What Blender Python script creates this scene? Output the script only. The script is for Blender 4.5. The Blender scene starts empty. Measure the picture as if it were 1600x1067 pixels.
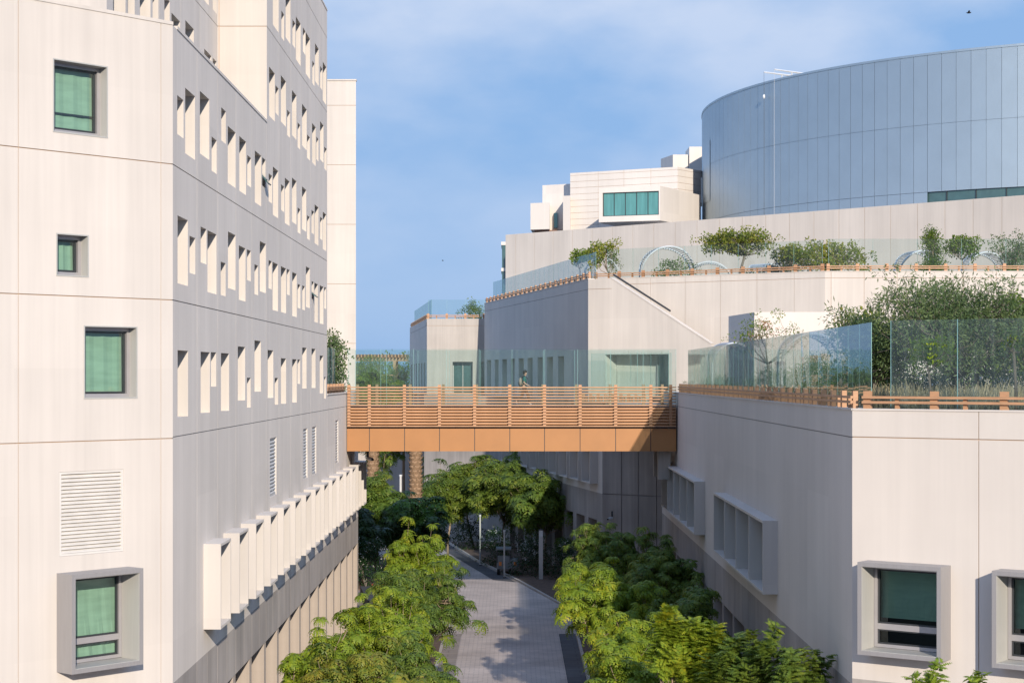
import bpy, math, random
import numpy as np
from mathutils import Vector, Matrix
SC = bpy.context.scene
C = SC.collection
R = math.radians
EYE = 13.0        # height of the camera over the street; everything below is measured from eye level and lifted at the end

# ------------------------------------------------------------------ camera, sky, sun, exposure
cam = bpy.data.objects.new('camera', bpy.data.cameras.new('camera'))
C.objects.link(cam)
cam.location = (0, 0, EYE); cam.rotation_euler = (R(90), 0, 0)
cam.data.sensor_width = 36; cam.data.lens = 65.25; cam.data.shift_y = 0.0347
cam.data.clip_start = 0.5; cam.data.clip_end = 6000
SC.camera = cam
SUN_T = Vector((-.0585, .2946, -.0999)).normalized()      # the way the light travels
SUN_EL = math.asin(-SUN_T.z); SUN_ROT = math.atan2(-SUN_T.x, -SUN_T.y)
W = bpy.data.worlds.new('World'); SC.world = W; W.use_nodes = True
nt = W.node_tree; N = nt.nodes; L = nt.links
bg = N['Background']; bg.inputs['Strength'].default_value = 0.15
sky = N.new('ShaderNodeTexSky'); sky.sky_type = 'NISHITA'; sky.sun_disc = False
sky.sun_elevation = SUN_EL; sky.sun_rotation = SUN_ROT
sky.air_density = 1.0; sky.dust_density = 0.6; sky.ozone_density = 2.2; sky.altitude = 0
tc = N.new('ShaderNodeTexCoord'); mp = N.new('ShaderNodeMapping'); mp.inputs['Scale'].default_value = (2.2, 2.2, 4.6)
nz = N.new('ShaderNodeTexNoise'); nz.inputs['Scale'].default_value = 2.9; nz.inputs['Detail'].default_value = 8; nz.inputs['Roughness'].default_value = .5
cr = N.new('ShaderNodeValToRGB'); cr.color_ramp.elements[0].position = .38; cr.color_ramp.elements[1].position = .64
cr.color_ramp.elements[0].color = (0, 0, 0, 1); cr.color_ramp.elements[1].color = (.85, .85, .85, 1)
sep = N.new('ShaderNodeSeparateXYZ')
hr = N.new('ShaderNodeMapRange'); hr.inputs['From Min'].default_value = .02; hr.inputs['From Max'].default_value = .22
hr.inputs['To Min'].default_value = .15; hr.inputs['To Max'].default_value = 1
ml = N.new('ShaderNodeMath'); ml.operation = 'MULTIPLY'
mx = N.new('ShaderNodeMix'); mx.data_type = 'RGBA'; mx.inputs['B'].default_value = (4.4, 5.0, 6.2, 1)
tint = N.new('ShaderNodeMix'); tint.data_type = 'RGBA'; tint.inputs['Factor'].default_value = .95
tint.inputs['B'].default_value = (1.85, 3.15, 5.4, 1)
L.new(tc.outputs['Generated'], mp.inputs[0]); L.new(mp.outputs[0], nz.inputs['Vector']); L.new(nz.outputs['Fac'], cr.inputs[0])
L.new(tc.outputs['Generated'], sep.inputs[0]); L.new(sep.outputs['Z'], hr.inputs['Value'])
L.new(cr.outputs[0], ml.inputs[0]); L.new(hr.outputs[0], ml.inputs[1]); L.new(ml.outputs[0], mx.inputs['Factor'])
zen = N.new('ShaderNodeMix'); zen.data_type = 'RGBA'; zen.inputs['A'].default_value = (1.8, 3.1, 5.3, 1); zen.inputs['B'].default_value = (1.25, 3.0, 7.0, 1)
zr = N.new('ShaderNodeMapRange'); zr.inputs['From Min'].default_value = .22; zr.inputs['From Max'].default_value = .6; L.new(sep.outputs['Z'], zr.inputs['Value'])
L.new(zr.outputs[0], zen.inputs['Factor']); L.new(zen.outputs['Result'], tint.inputs['B'])
L.new(sky.outputs[0], tint.inputs['A']); L.new(tint.outputs['Result'], mx.inputs['A'])
L.new(mx.outputs['Result'], bg.inputs['Color'])
sun = bpy.data.objects.new('sun', bpy.data.lights.new('sun', 'SUN')); C.objects.link(sun)
sun.data.energy = 4.7; sun.data.angle = R(.5); sun.data.color = (1, .89, .76)
sun.rotation_euler = SUN_T.to_track_quat('-Z', 'Y').to_euler(); sun.location = (40, -60, 80)
SC.view_settings.view_transform = 'Standard'; SC.view_settings.look = 'None'
SC.view_settings.exposure = 0.0; SC.view_settings.gamma = 1
SC.cycles.max_bounces = 8; SC.cycles.transparent_max_bounces = 24; SC.cycles.caustics_reflective = False
SC.cycles.use_denoising = True

# ------------------------------------------------------------------ materials
def new_mat(name):
    m = bpy.data.materials.new(name); m.use_nodes = True
    return m, m.node_tree.nodes, m.node_tree.links, m.node_tree.nodes['Principled BSDF']
def plain(name, col, rough=.6, metal=0, var=.06, scale=3.0, spec=.5, stretch=(1, 1, 1)):
    m, n, l, b = new_mat(name)
    t = n.new('ShaderNodeTexCoord'); mp = n.new('ShaderNodeMapping'); mp.inputs['Scale'].default_value = stretch
    z = n.new('ShaderNodeTexNoise'); z.inputs['Scale'].default_value = scale; z.inputs['Detail'].default_value = 5
    r = n.new('ShaderNodeValToRGB')
    r.color_ramp.elements[0].position = .3; r.color_ramp.elements[1].position = .7
    r.color_ramp.elements[0].color = tuple(c*(1-var) for c in col) + (1,); r.color_ramp.elements[1].color = tuple(min(1, c*(1+var)) for c in col) + (1,)
    l.new(t.outputs['Object'], mp.inputs[0]); l.new(mp.outputs[0], z.inputs['Vector']); l.new(z.outputs['Fac'], r.inputs[0]); l.new(r.outputs[0], b.inputs['Base Color'])
    b.inputs['Roughness'].default_value = rough; b.inputs['Metallic'].default_value = metal; b.inputs['Specular IOR Level'].default_value = spec
    return m
def concrete(name, col, streak=.10, stain=.06, rough=.75, bump=.24):
    """precast concrete: fine upright ribs and streaks, soft blotches"""
    m, n, l, b = new_mat(name)
    t = n.new('ShaderNodeTexCoord')
    def noise(scale, st, det=4):
        mp = n.new('ShaderNodeMapping'); mp.inputs['Scale'].default_value = st
        z = n.new('ShaderNodeTexNoise'); z.inputs['Scale'].default_value = scale; z.inputs['Detail'].default_value = det
        l.new(t.outputs['Object'], mp.inputs[0]); l.new(mp.outputs[0], z.inputs['Vector']); return z
    fine = noise(7, (1, 1, .03), 3); wide = noise(1.3, (1, 1, .06), 4); blot = noise(.35, (1, 1, 1), 6)
    def ramp(src, lo, hi, a=.3, c=.7):
        r = n.new('ShaderNodeMapRange'); r.inputs['From Min'].default_value = a; r.inputs['From Max'].default_value = c
        r.inputs['To Min'].default_value = lo; r.inputs['To Max'].default_value = hi; l.new(src.outputs['Fac'], r.inputs['Value']); return r
    a1 = ramp(fine, 1-streak*.6, 1+streak*.4); a2 = ramp(wide, 1-streak, 1+streak*.5); a3 = ramp(blot, 1-stain, 1+stain*.5)
    m1 = n.new('ShaderNodeMath'); m1.operation = 'MULTIPLY'; m2 = n.new('ShaderNodeMath'); m2.operation = 'MULTIPLY'
    l.new(a1.outputs[0], m1.inputs[0]); l.new(a2.outputs[0], m1.inputs[1]); l.new(m1.outputs[0], m2.inputs[0]); l.new(a3.outputs[0], m2.inputs[1])
    mc = n.new('ShaderNodeVectorMath'); mc.operation = 'SCALE'; mc.inputs[0].default_value = col; l.new(m2.outputs[0], mc.inputs['Scale'])
    l.new(mc.outputs[0], b.inputs['Base Color'])
    b.inputs['Diffuse Roughness'].default_value = bump
    # each cast panel has its own slight tone
    sn = n.new('ShaderNodeVectorMath'); sn.operation = 'SNAP'; sn.inputs[1].default_value = (3.4, 3.4, 3.3); l.new(t.outputs['Object'], sn.inputs[0])
    wn = n.new('ShaderNodeTexWhiteNoise'); l.new(sn.outputs[0], wn.inputs['Vector'])
    pr = n.new('ShaderNodeMapRange'); pr.inputs['To Min'].default_value = .965; pr.inputs['To Max'].default_value = 1.025; l.new(wn.outputs['Value'], pr.inputs['Value'])
    m3 = n.new('ShaderNodeMath'); m3.operation = 'MULTIPLY'; l.new(m2.outputs[0], m3.inputs[0]); l.new(pr.outputs[0], m3.inputs[1]); l.new(m3.outputs[0], mc.inputs['Scale'])
    b.inputs['Roughness'].default_value = rough; b.inputs['Specular IOR Level'].default_value = .3
    return m
def glass(name, col, fres=1.45, haze=.0, k=1):
    m, n, l, b = new_mat(name); n.remove(b); out = n['Material Output']
    tr = n.new('ShaderNodeBsdfTransparent'); tr.inputs[0].default_value = col + (1,)
    gl = n.new('ShaderNodeBsdfGlossy'); gl.inputs['Roughness'].default_value = .015; gl.inputs[0].default_value = (.52, .57, .57, 1)
    fr = n.new('ShaderNodeFresnel'); fr.inputs['IOR'].default_value = fres
    fk = n.new('ShaderNodeMath'); fk.operation = 'MULTIPLY'; fk.inputs[1].default_value = k; l.new(fr.outputs[0], fk.inputs[0])
    mi = n.new('ShaderNodeMixShader'); l.new(fk.outputs[0], mi.inputs[0]); l.new(tr.outputs[0], mi.inputs[1]); l.new(gl.outputs[0], mi.inputs[2])
    last = mi
    if haze:     # dust film on the pane
        t = n.new('ShaderNodeTexCoord'); mp = n.new('ShaderNodeMapping'); mp.inputs['Scale'].default_value = (3, 3, .25)
        z = n.new('ShaderNodeTexNoise'); z.inputs['Scale'].default_value = 2.5; z.inputs['Detail'].default_value = 6
        r = n.new('ShaderNodeMapRange'); r.inputs['From Min'].default_value = .35; r.inputs['From Max'].default_value = .7
        r.inputs['To Min'].default_value = haze*.5; r.inputs['To Max'].default_value = haze*1.4
        l.new(t.outputs['Object'], mp.inputs[0]); l.new(mp.outputs[0], z.inputs['Vector']); l.new(z.outputs['Fac'], r.inputs['Value'])
        d = n.new('ShaderNodeBsdfDiffuse'); d.inputs[0].default_value = (.55, .68, .66, 1)
        m2 = n.new('ShaderNodeMixShader'); l.new(r.outputs[0], m2.inputs[0]); l.new(mi.outputs[0], m2.inputs[1]); l.new(d.outputs[0], m2.inputs[2]); last = m2
    l.new(last.outputs[0], out.inputs['Surface'])
    return m
def leaf(name, cols, trans=.35, rough=.5):
    m, n, l, b = new_mat(name); out = n['Material Output']
    g = n.new('ShaderNodeNewGeometry'); t = n.new('ShaderNodeTexCoord')
    z = n.new('ShaderNodeTexNoise'); z.inputs['Scale'].default_value = .9; z.inputs['Detail'].default_value = 3; l.new(t.outputs['Object'], z.inputs['Vector'])
    a = n.new('ShaderNodeMath'); a.operation = 'MULTIPLY_ADD'; a.inputs[1].default_value = .45
    s = n.new('ShaderNodeMapRange'); s.inputs['From Min'].default_value = .3; s.inputs['From Max'].default_value = .7; s.inputs['To Min'].default_value = 0; s.inputs['To Max'].default_value = .55
    l.new(z.outputs['Fac'], s.inputs['Value']); l.new(g.outputs['Random Per Island'], a.inputs[0]); l.new(s.outputs[0], a.inputs[2])
    r = n.new('ShaderNodeValToRGB'); e = r.color_ramp.elements
    while len(e) < len(cols): e.new(.5)
    for i, c in enumerate(cols): e[i].position = i/(len(cols)-1); e[i].color = c + (1,)
    l.new(a.outputs[0], r.inputs[0]); l.new(r.outputs[0], b.inputs['Base Color'])
    b.inputs['Roughness'].default_value = rough; b.inputs['Specular IOR Level'].default_value = .35
    tl = n.new('ShaderNodeBsdfTranslucent'); l.new(r.outputs[0], tl.inputs[0])
    mi = n.new('ShaderNodeMixShader'); mi.inputs[0].default_value = trans
    l.new(b.outputs[0], mi.inputs[1]); l.new(tl.outputs[0], mi.inputs[2]); l.new(mi.outputs[0], out.inputs['Surface'])
    return m
def pavers(name, c1, c2, mortar, bw, bh, rough=.8):
    m, n, l, b = new_mat(name)
    t = n.new('ShaderNodeTexCoord'); br = n.new('ShaderNodeTexBrick')
    br.inputs['Color1'].default_value = c1 + (1,); br.inputs['Color2'].default_value = c2 + (1,); br.inputs['Mortar'].default_value = mortar + (1,)
    br.inputs['Scale'].default_value = 1; br.inputs['Brick Width'].default_value = bw; br.inputs['Row Height'].default_value = bh; br.inputs['Mortar Size'].default_value = .02
    z = n.new('ShaderNodeTexNoise'); z.inputs['Scale'].default_value = .5; z.inputs['Detail'].default_value = 6
    mp = n.new('ShaderNodeMapRange'); mp.inputs['From Min'].default_value = .3; mp.inputs['From Max'].default_value = .7; mp.inputs['To Min'].default_value = .8; mp.inputs['To Max'].default_value = 1.15
    s = n.new('ShaderNodeVectorMath'); s.operation = 'SCALE'
    l.new(t.outputs['Object'], br.inputs['Vector']); l.new(t.outputs['Object'], z.inputs['Vector']); l.new(z.outputs['Fac'], mp.inputs['Value'])
    l.new(br.outputs['Color'], s.inputs[0]); l.new(mp.outputs[0], s.inputs['Scale']); l.new(s.outputs[0], b.inputs['Base Color'])
    b.inputs['Roughness'].default_value = rough; b.inputs['Specular IOR Level'].default_value = .25
    return m
M = {}
M['cream'] = concrete('cream_precast', (.665, .61, .55), .06, .05)
M['sealant'] = plain('tan_sealant', (.50, .34, .22), .8)
M['shadow_gap'] = plain('gap_grey', (.25, .23, .22), .9)
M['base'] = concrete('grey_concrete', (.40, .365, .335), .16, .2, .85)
M['podium'] = concrete('podium_precast', (.67, .615, .555), .035, .05)
M['far_concrete'] = concrete('pale_concrete', (.52, .475, .43), .12, .10)
M['white_panel'] = concrete('white_panel', (.72, .67, .615), .03, .03, .5, .3)
M['box_light'] = concrete('cream_metal', (.60, .555, .51), .03, .03, .5, .3)
M['box_grey'] = plain('grey_metal', (.36, .345, .34), .45, .25, .04, 4, .5, (6, 6, .3))
M['box_inner'] = plain('pale_grey_metal', (.50, .49, .45), .5, .1, .04, 4, .5, (8, 8, .3))
M['frame'] = plain('window_frame_metal', (.42, .40, .40), .4, .3, .04)
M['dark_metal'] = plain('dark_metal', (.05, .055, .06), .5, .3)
M['pane'] = plain('dark_glazing', (.06, .12, .12), .06, 0, .1, 2, .9)
M['pane_teal'] = plain('teal_glazing', (.10, .28, .27), .08, 0, .15, 1.2, .8, (3, 3, .4))
M['blind'] = plain('green_blind', (.36, .50, .40), .7, 0, .10, 2.5, .3, (.6, .6, 3))
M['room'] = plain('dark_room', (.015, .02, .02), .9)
M['pane_clear'] = glass('green_glass', (.78, .88, .82), 1.5)
M['screen'] = glass('screen_glass', (.92, .96, .952), 1.45, .04, .62)
M['screen_clear'] = glass('clear_screen_glass', (.90, .945, .94), 1.2, .02, .4)
M['screen_edge'] = plain('glass_edge', (.25, .45, .42), .15, 0, .1, 3, .8)
M['wood'] = plain('orange_wood', (.49, .275, .15), .55, 0, .14, 2.0, .4, (1, 1, 6))
M['fascia'] = plain('orange_cladding', (.40, .18, .058), .42, .05, .05, 1.0, .5)
M['deck'] = plain('pale_deck', (.36, .32, .285), .8, 0, .1, 2)
M['louvre'] = plain('white_louvre', (.72, .68, .62), .5)
M['alu'] = plain('aluminium_cladding', (.50, .585, .63), .58, .92, .03, .5)
M['white_steel'] = plain('white_steel', (.66, .68, .69), .4, .1)
M['pier'] = concrete('tan_concrete', (.47, .40, .335), .1, .1)
M['pole'] = plain('pale_pole', (.55, .54, .52), .5, .1)
M['bark'] = plain('pale_bark', (.33, .25, .18), .9, 0, .25, 6, .2, (1, 1, .3))
M['bark_grey'] = plain('grey_bark', (.22, .19, .16), .9, 0, .25, 6, .2, (1, 1, .3))
M['palm_bark'] = plain('palm_bark', (.34, .23, .15), .95, 0, .35, 9, .1)
M['leaf_bright'] = leaf('bright_leaves', [(.10, .165, .018), (.20, .30, .028), (.32, .40, .035), (.54, .47, .03)], .4)
M['leaf_mid'] = leaf('mid_leaves', [(.055, .105, .02), (.11, .18, .03), (.18, .25, .036), (.33, .35, .045)], .35)
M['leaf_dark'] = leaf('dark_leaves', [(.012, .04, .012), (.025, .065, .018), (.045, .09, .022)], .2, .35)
M['leaf_olive'] = leaf('olive_leaves', [(0.075, 0.128, 0.045), (0.128, 0.188, 0.068), (0.210, 0.255, 0.090)], .3)
M['leaf_gold'] = leaf('gold_leaves', [(0.072, 0.132, 0.024), (0.156, 0.216, 0.030), (0.288, 0.288, 0.036), (0.408, 0.324, 0.060)], .35)
M['leaf_rust'] = leaf('rust_leaves', [(.35, .12, .03), (.45, .19, .05)], .3)
M['dry_grass'] = leaf('dry_grass', [(.22, .20, .12), (.34, .30, .18), (.44, .38, .24)], .3)
M['flower'] = leaf('pale_flowers', [(.7, .66, .6), (.8, .78, .74)], .3)
M['red_flower'] = leaf('red_flowers', [(.7, .05, .01), (.85, .12, .02)], .3)
M['soil'] = plain('soil', (.13, .085, .06), .95, 0, .3, 3)
M['asphalt'] = plain('asphalt', (.10, .095, .09), .9, 0, .2, .3)
M['ground'] = pavers('ground_pavers', (.34, .29, .25), (.30, .26, .23), (.22, .19, .17), 1.2, .6)
M['path'] = pavers('path_pavers', (.60, .515, .455), (.53, .46, .41), (.40, .345, .315), .42, .21)
M['strip'] = pavers('dark_granite', (.12, .12, .125), (.10, .10, .105), (.08, .08, .08), 1.2, .6)
M['curb'] = plain('pale_curb', (.48, .43, .38), .8)
M['charcoal'] = plain('charcoal_stone', (.06, .058, .06), .7)
M['skin'] = plain('skin', (.50, .30, .21), .6)
M['hair'] = plain('hair', (.012, .010, .009), .6)
M['shirt'] = plain('green_shirt', (.02, .14, .12), .8)
M['trouser'] = plain('brown_trousers', (.06, .035, .025), .85)
M['shoe'] = plain('white_shoe', (.6, .58, .55), .6)
M['pack'] = plain('beige_pack', (.36, .29, .23), .85)
M['rubber'] = plain('rubber', (.02, .02, .02), .8)
M['cart'] = plain('grey_cart_paint', (.20, .22, .23), .4)
M['amber'] = plain('amber_lens', (.75, .22, .04), .3)
M['brick'] = plain('brown_brick', (.25, .13, .08), .8, 0, .2, 6)

# ------------------------------------------------------------------ geometry helpers
def wl(o):
    p = Vector((0, 0, 0))
    while o is not None: p = p + o.location; o = o.parent
    return p
class MB:
    def __init__(s): s.v = []; s.f = []; s.m = []
    def poly(s, pts, mi=0):
        i = len(s.v); s.v += [tuple(p) for p in pts]; s.f.append(tuple(range(i, i+len(pts)))); s.m.append(mi)
    def hexa(s, p, mi=0):      # 8 corners: bottom ring then top ring
        i = len(s.v); s.v += [tuple(q) for q in p]
        for f in ((3, 2, 1, 0), (4, 5, 6, 7), (0, 1, 5, 4), (1, 2, 6, 5), (2, 3, 7, 6), (3, 0, 4, 7)):
            s.f.append(tuple(i+k for k in f)); s.m.append(mi)
    def box(s, x0, x1, y0, y1, z0, z1, mi=0):
        s.hexa([(x0, y0, z0), (x1, y0, z0), (x1, y1, z0), (x0, y1, z0), (x0, y0, z1), (x1, y0, z1), (x1, y1, z1), (x0, y1, z1)], mi)
    def fbox(s, F, s0, s1, d0, d1, z0, z1, mi=0):      # box in a wall's frame (along, outward, up)
        s.hexa([F(s0, d1, z0), F(s1, d1, z0), F(s1, d0, z0), F(s0, d0, z0), F(s0, d1, z1), F(s1, d1, z1), F(s1, d0, z1), F(s0, d0, z1)], mi)
    def ring(s, F, s0, s1, z0, z1, w, d0, d1, mi=0):   # rectangular frame
        def lp(a, b, c, e, d): return [F(a, d, c), F(b, d, c), F(b, d, e), F(a, d, e)]
        of, ob = lp(s0, s1, z0, z1, d1), lp(s0, s1, z0, z1, d0)
        nf, nb = lp(s0+w, s1-w, z0+w, z1-w, d1), lp(s0+w, s1-w, z0+w, z1-w, d0)
        for k in range(4):
            j = (k+1) % 4
            s.poly([of[k], of[j], nf[j], nf[k]], mi); s.poly([ob[j], ob[k], nb[k], nb[j]], mi)
            s.poly([ob[k], ob[j], of[j], of[k]], mi); s.poly([nf[k], nf[j], nb[j], nb[k]], mi)
    def prism(s, poly, z0, z1, mi=0, top_mi=None):
        n = len(poly)
        s.poly([(x, y, z0) for x, y in reversed(poly)], mi); s.poly([(x, y, z1) for x, y in poly], mi if top_mi is None else top_mi)
        for k in range(n):
            a, b = poly[k], poly[(k+1) % n]
            s.poly([(a[0], a[1], z0), (b[0], b[1], z0), (b[0], b[1], z1), (a[0], a[1], z1)], mi)
    def tube(s, pts, rad, k=6, mi=0, cap=True):
        pts = [Vector(p) for p in pts]
        if not hasattr(rad, '__len__'): rad = [rad]*len(pts)
        base = len(s.v); ref = Vector((.31, .17, .93))
        for i, p in enumerate(pts):
            d = (pts[min(i+1, len(pts)-1)] - pts[max(i-1, 0)]).normalized()
            if abs(d.dot(ref)) > .95: ref = Vector((.9, .3, .1))
            a = d.cross(ref).normalized(); b = d.cross(a)
            for j in range(k):
                t = 2*math.pi*j/k; s.v.append(tuple(p + (a*math.cos(t) + b*math.sin(t))*rad[i]))
        for i in range(len(pts)-1):
            for j in range(k):
                q = (j+1) % k
                s.f.append((base+i*k+j, base+i*k+q, base+(i+1)*k+q, base+(i+1)*k+j)); s.m.append(mi)
        if cap:
            s.f.append(tuple(base+j for j in reversed(range(k)))); s.m.append(mi)
            s.f.append(tuple(base+(len(pts)-1)*k+j for j in range(k))); s.m.append(mi)
    def ball(s, c, r, k=8, n=6, sx=1, sy=1, sz=1, mi=0):
        base = len(s.v)
        for i in range(n+1):
            a = math.pi*i/n
            for j in range(k):
                t = 2*math.pi*j/k
                s.v.append((c[0]+r*sx*math.sin(a)*math.cos(t), c[1]+r*sy*math.sin(a)*math.sin(t), c[2]+r*sz*math.cos(a)))
        for i in range(n):
            for j in range(k):
                q = (j+1) % k
                s.f.append((base+i*k+j, base+(i+1)*k+j, base+(i+1)*k+q, base+i*k+q)); s.m.append(mi)
    def field(s, F, s0, s1, z0, z1, holes=(), gv=(), gh=(), gw=.024, gd=.028, mi=0, mg=1):
        """a wall with real openings (s0,s1,z0,z1,depth) and sunk joints"""
        H = [h for h in holes]
        G = [(g-gw/2, g+gw/2, z0-1, z1+1) for g in gv] + [(s0-1, s1+1, g-gw/2, g+gw/2) for g in gh]
        def cuts(lo, hi, i):
            c = {round(lo, 4), round(hi, 4)}
            for r in list(H)+list(G):
                for q in (r[i], r[i+1]):
                    if lo < q < hi: c.add(round(q, 4))
            return sorted(c)
        S, Z = cuts(s0, s1, 0), cuts(z0, z1, 2)
        D = []; K = []
        for j in range(len(Z)-1):
            zc = (Z[j]+Z[j+1])/2; row = []; kr = []
            for i in range(len(S)-1):
                sc = (S[i]+S[i+1])/2; d = 0; k = 0
                for r in G:
                    if r[0] < sc < r[1] and r[2] < zc < r[3]: d = gd; k = 1; break
                for r in H:
                    if r[0] < sc < r[1] and r[2] < zc < r[3]: d = r[4]; k = 2; break
                row.append(d); kr.append(k)
            D.append(row); K.append(kr)
        for j in range(len(Z)-1):
            i = 0
            while i < len(S)-1:
                e = i
                while e+1 < len(S)-1 and D[j][e+1] == D[j][i] and K[j][e+1] == K[j][i]: e += 1
                d, k = D[j][i], K[j][i]
                if k != 2: s.poly([F(S[i], -d, Z[j]), F(S[e+1], -d, Z[j]), F(S[e+1], -d, Z[j+1]), F(S[i], -d, Z[j+1])], mg if k == 1 else mi)
                if e+1 < len(S)-1:
                    d2 = D[j][e+1]
                    if d2 != d: s.poly([F(S[e+1], -d, Z[j]), F(S[e+1], -d2, Z[j]), F(S[e+1], -d2, Z[j+1]), F(S[e+1], -d, Z[j+1])], mi)
                i = e+1
            if j+1 < len(Z)-1:
                for i in range(len(S)-1):
                    d, d2 = D[j][i], D[j+1][i]
                    if d != d2: s.poly([F(S[i], -d, Z[j+1]), F(S[i+1], -d, Z[j+1]), F(S[i+1], -d2, Z[j+1]), F(S[i], -d2, Z[j+1])], mi)
    def build(s, name, mats, parent=None, smooth=False, link=True):
        me = bpy.data.meshes.new(name)
        off = wl(parent) if parent is not None else Vector((0, 0, 0))
        me.from_pydata([(v[0]-off.x, v[1]-off.y, v[2]-off.z) for v in s.v], [], s.f)
        if not isinstance(mats, (list, tuple)): mats = [mats]
        for m in mats: me.materials.append(m)
        if len(mats) > 1: me.polygons.foreach_set('material_index', [min(x, len(mats)-1) for x in s.m])
        if smooth: me.polygons.foreach_set('use_smooth', [True]*len(me.polygons))
        me.update()
        o = bpy.data.objects.new(name, me)
        if link: C.objects.link(o)
        if parent is not None: o.parent = parent
        return o
def frame(O, d, n):
    O, d, n = Vector(O + (0,)), Vector(d + (0,)).normalized(), Vector(n + (0,)).normalized()
    def F(s, out, z):
        p = O + d*s + n*out; return (p.x, p.y, z)
    F.O, F.d, F.n = O, d, n
    return F
def tag(o, label=None, cat=None, group=None, kind=None):
    if label: o['label'] = label
    if cat: o['category'] = cat
    if group: o['group'] = group
    if kind: o['kind'] = kind
    return o
def thing(name, label, cat, loc=(0, 0, 0), rz=0, group=None):
    o = bpy.data.objects.new(name, None); C.objects.link(o); o.empty_display_size = .3
    o.location = loc; o.rotation_euler = (0, 0, rz)
    return tag(o, label, cat, group)
def dup(o, loc=None, rz=None, scale=None, parent=None, **kw):
    c = o.copy(); C.objects.link(c)
    if parent is not None: c.parent = parent
    if loc is not None: c.location = loc
    if rz is not None: c.rotation_euler = (0, 0, rz)
    if scale is not None: c.scale = scale if hasattr(scale, '__len__') else (scale,)*3
    for ch in list(o.children): dup(ch, parent=c)
    tag(c, **kw)
    return c
def struct(name, mb, m): return tag(mb.build(name, m), kind='structure')
def at(name, me, parent, loc, rz=0):         # a repeated part that shares its mesh
    o = bpy.data.objects.new(name, me); C.objects.link(o); o.parent = parent
    o.location = Vector(loc) - wl(parent); o.rotation_euler = (0, 0, rz)
    return o

# ------------------------------------------------------------------ ground, path
g = MB(); g.poly([(-1500, -600, -13), (1500, -600, -13), (1500, 3000, -13), (-1500, 3000, -13)]); struct('ground', g, M['asphalt'])
g = MB(); g.poly([(-30, 15, -12.996), (30, 15, -12.996), (30, 190, -12.996), (-30, 190, -12.996)]); struct('plaza', g, M['ground'])
g = MB(); g.poly([(-2.55, 20, -12.992), (2.37, 20, -12.992), (2.37, 94, -12.992), (3.3, 94, -12.992), (2.9, 105, -12.992), (.4, 117.6, -12.992), (-1.2, 118.9, -12.992), (-4.1, 134, -12.992), (-6.4, 146, -12.992), (-9.5, 146, -12.992), (-6.8, 134, -12.992), (-4.2, 119, -12.992), (-3.3, 105, -12.992), (-3.3, 94, -12.992), (-2.55, 94, -12.992)])
struct('path', g, M['path'])
g = MB()
g.poly([(2.37, 20, -12.986), (3.2, 20, -12.986), (3.2, 94, -12.986), (2.37, 94, -12.986)])
g.poly([(-1.2, 118.9, -12.986), (.25, 117.7, -12.986), (-2.6, 131, -12.986), (-5.2, 146, -12.986), (-6.4, 146, -12.986), (-4.1, 134, -12.986)])
struct('pavement_strip', g, M['strip'])
g = MB(); g.poly([(-3.3, 20, -12.986), (-2.55, 20, -12.986), (-2.55, 94, -12.986), (-3.3, 94, -12.986)]); struct('pavement', g, M['ground'])
g = MB()
def curbline(pts, w=.14, h=.12):
    for a, b in zip(pts[:-1], pts[1:]):
        A, B = Vector(a), Vector(b); d = (B-A).normalized(); q = Vector((-d.y, d.x))*w/2
        P = [A+q, A-q, B-q, B+q]; g.prism([(p.x, p.y) for p in P], -13, -13+h)
curbline([(3.28, 20), (3.28, 93.9)]); curbline([(2.95, 105.2), (.5, 117.75), (-2.45, 131), (-5.05, 146)]); curbline([(-3.38, 20), (-3.38, 93.9)])
struct('kerb', g, M['curb'])
def soil_bed(poly): 
    m = MB(); m.prism(poly, -12.99, -12.93); return struct('soil_bed', m, M['soil'])
soil_bed([(3.36, 20), (8.15, 20), (8.15, 100), (6.5, 108), (3.05, 105.3), (3.36, 94)])
soil_bed([(-8.0, 20), (-3.46, 20), (-3.46, 93), (-8.0, 93)])
soil_bed([(.6, 117.9), (3.05, 106), (6.0, 112), (0, 146), (-4.9, 146), (-2.3, 131)])
soil_bed([(-13, 113.5), (-5.2, 113.5), (-6.2, 119), (-9.3, 134), (-16, 140)])

# ------------------------------------------------------------------ left building
WA = [(0.59,1.46,5.95,6.9),(1.7,3.15,5.61,7.25),(3.89,5.41,5.87,7.51),(5.8,6.66,5.63,6.56),(7.48,8.32,6.67,7.6),(8.68,10.18,5.6,7.24),(10.94,12.35,5.6,7.24),(12.62,13.46,5.95,6.87),(14.31,15.8,5.57,7.22),(16.05,16.88,6.28,7.21),(17.68,18.56,5.92,6.86),(18.78,20.21,5.56,7.21),(21.04,21.95,5.93,6.84),(22.13,23.52,5.56,7.19),(24.3,25.72,5.79,7.43),(26.13,27.05,5.54,6.48),(27.62,29.1,5.78,7.44),(29.4,30.33,5.54,6.47),(31.04,32.0,5.9,6.83),(32.25,33.75,5.56,7.17),(34.44,35.41,5.91,6.84),(35.58,37.04,5.55,7.16)]
WB = [(17.79,19.29,8.82,10.47),(19.46,20.32,9.16,10.11),(20.98,22.44,9.06,10.7),(22.82,23.65,8.82,9.74),(24.3,25.72,9.01,10.69),(26.13,26.98,8.79,9.73),(27.62,29.25,9.04,10.66),(29.4,30.41,8.77,9.7),(31.28,32.66,8.8,10.41),(32.91,33.75,9.12,10.06),(34.44,35.85,9.3,10.92),(36.21,37.22,9.1,10.06)]
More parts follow.
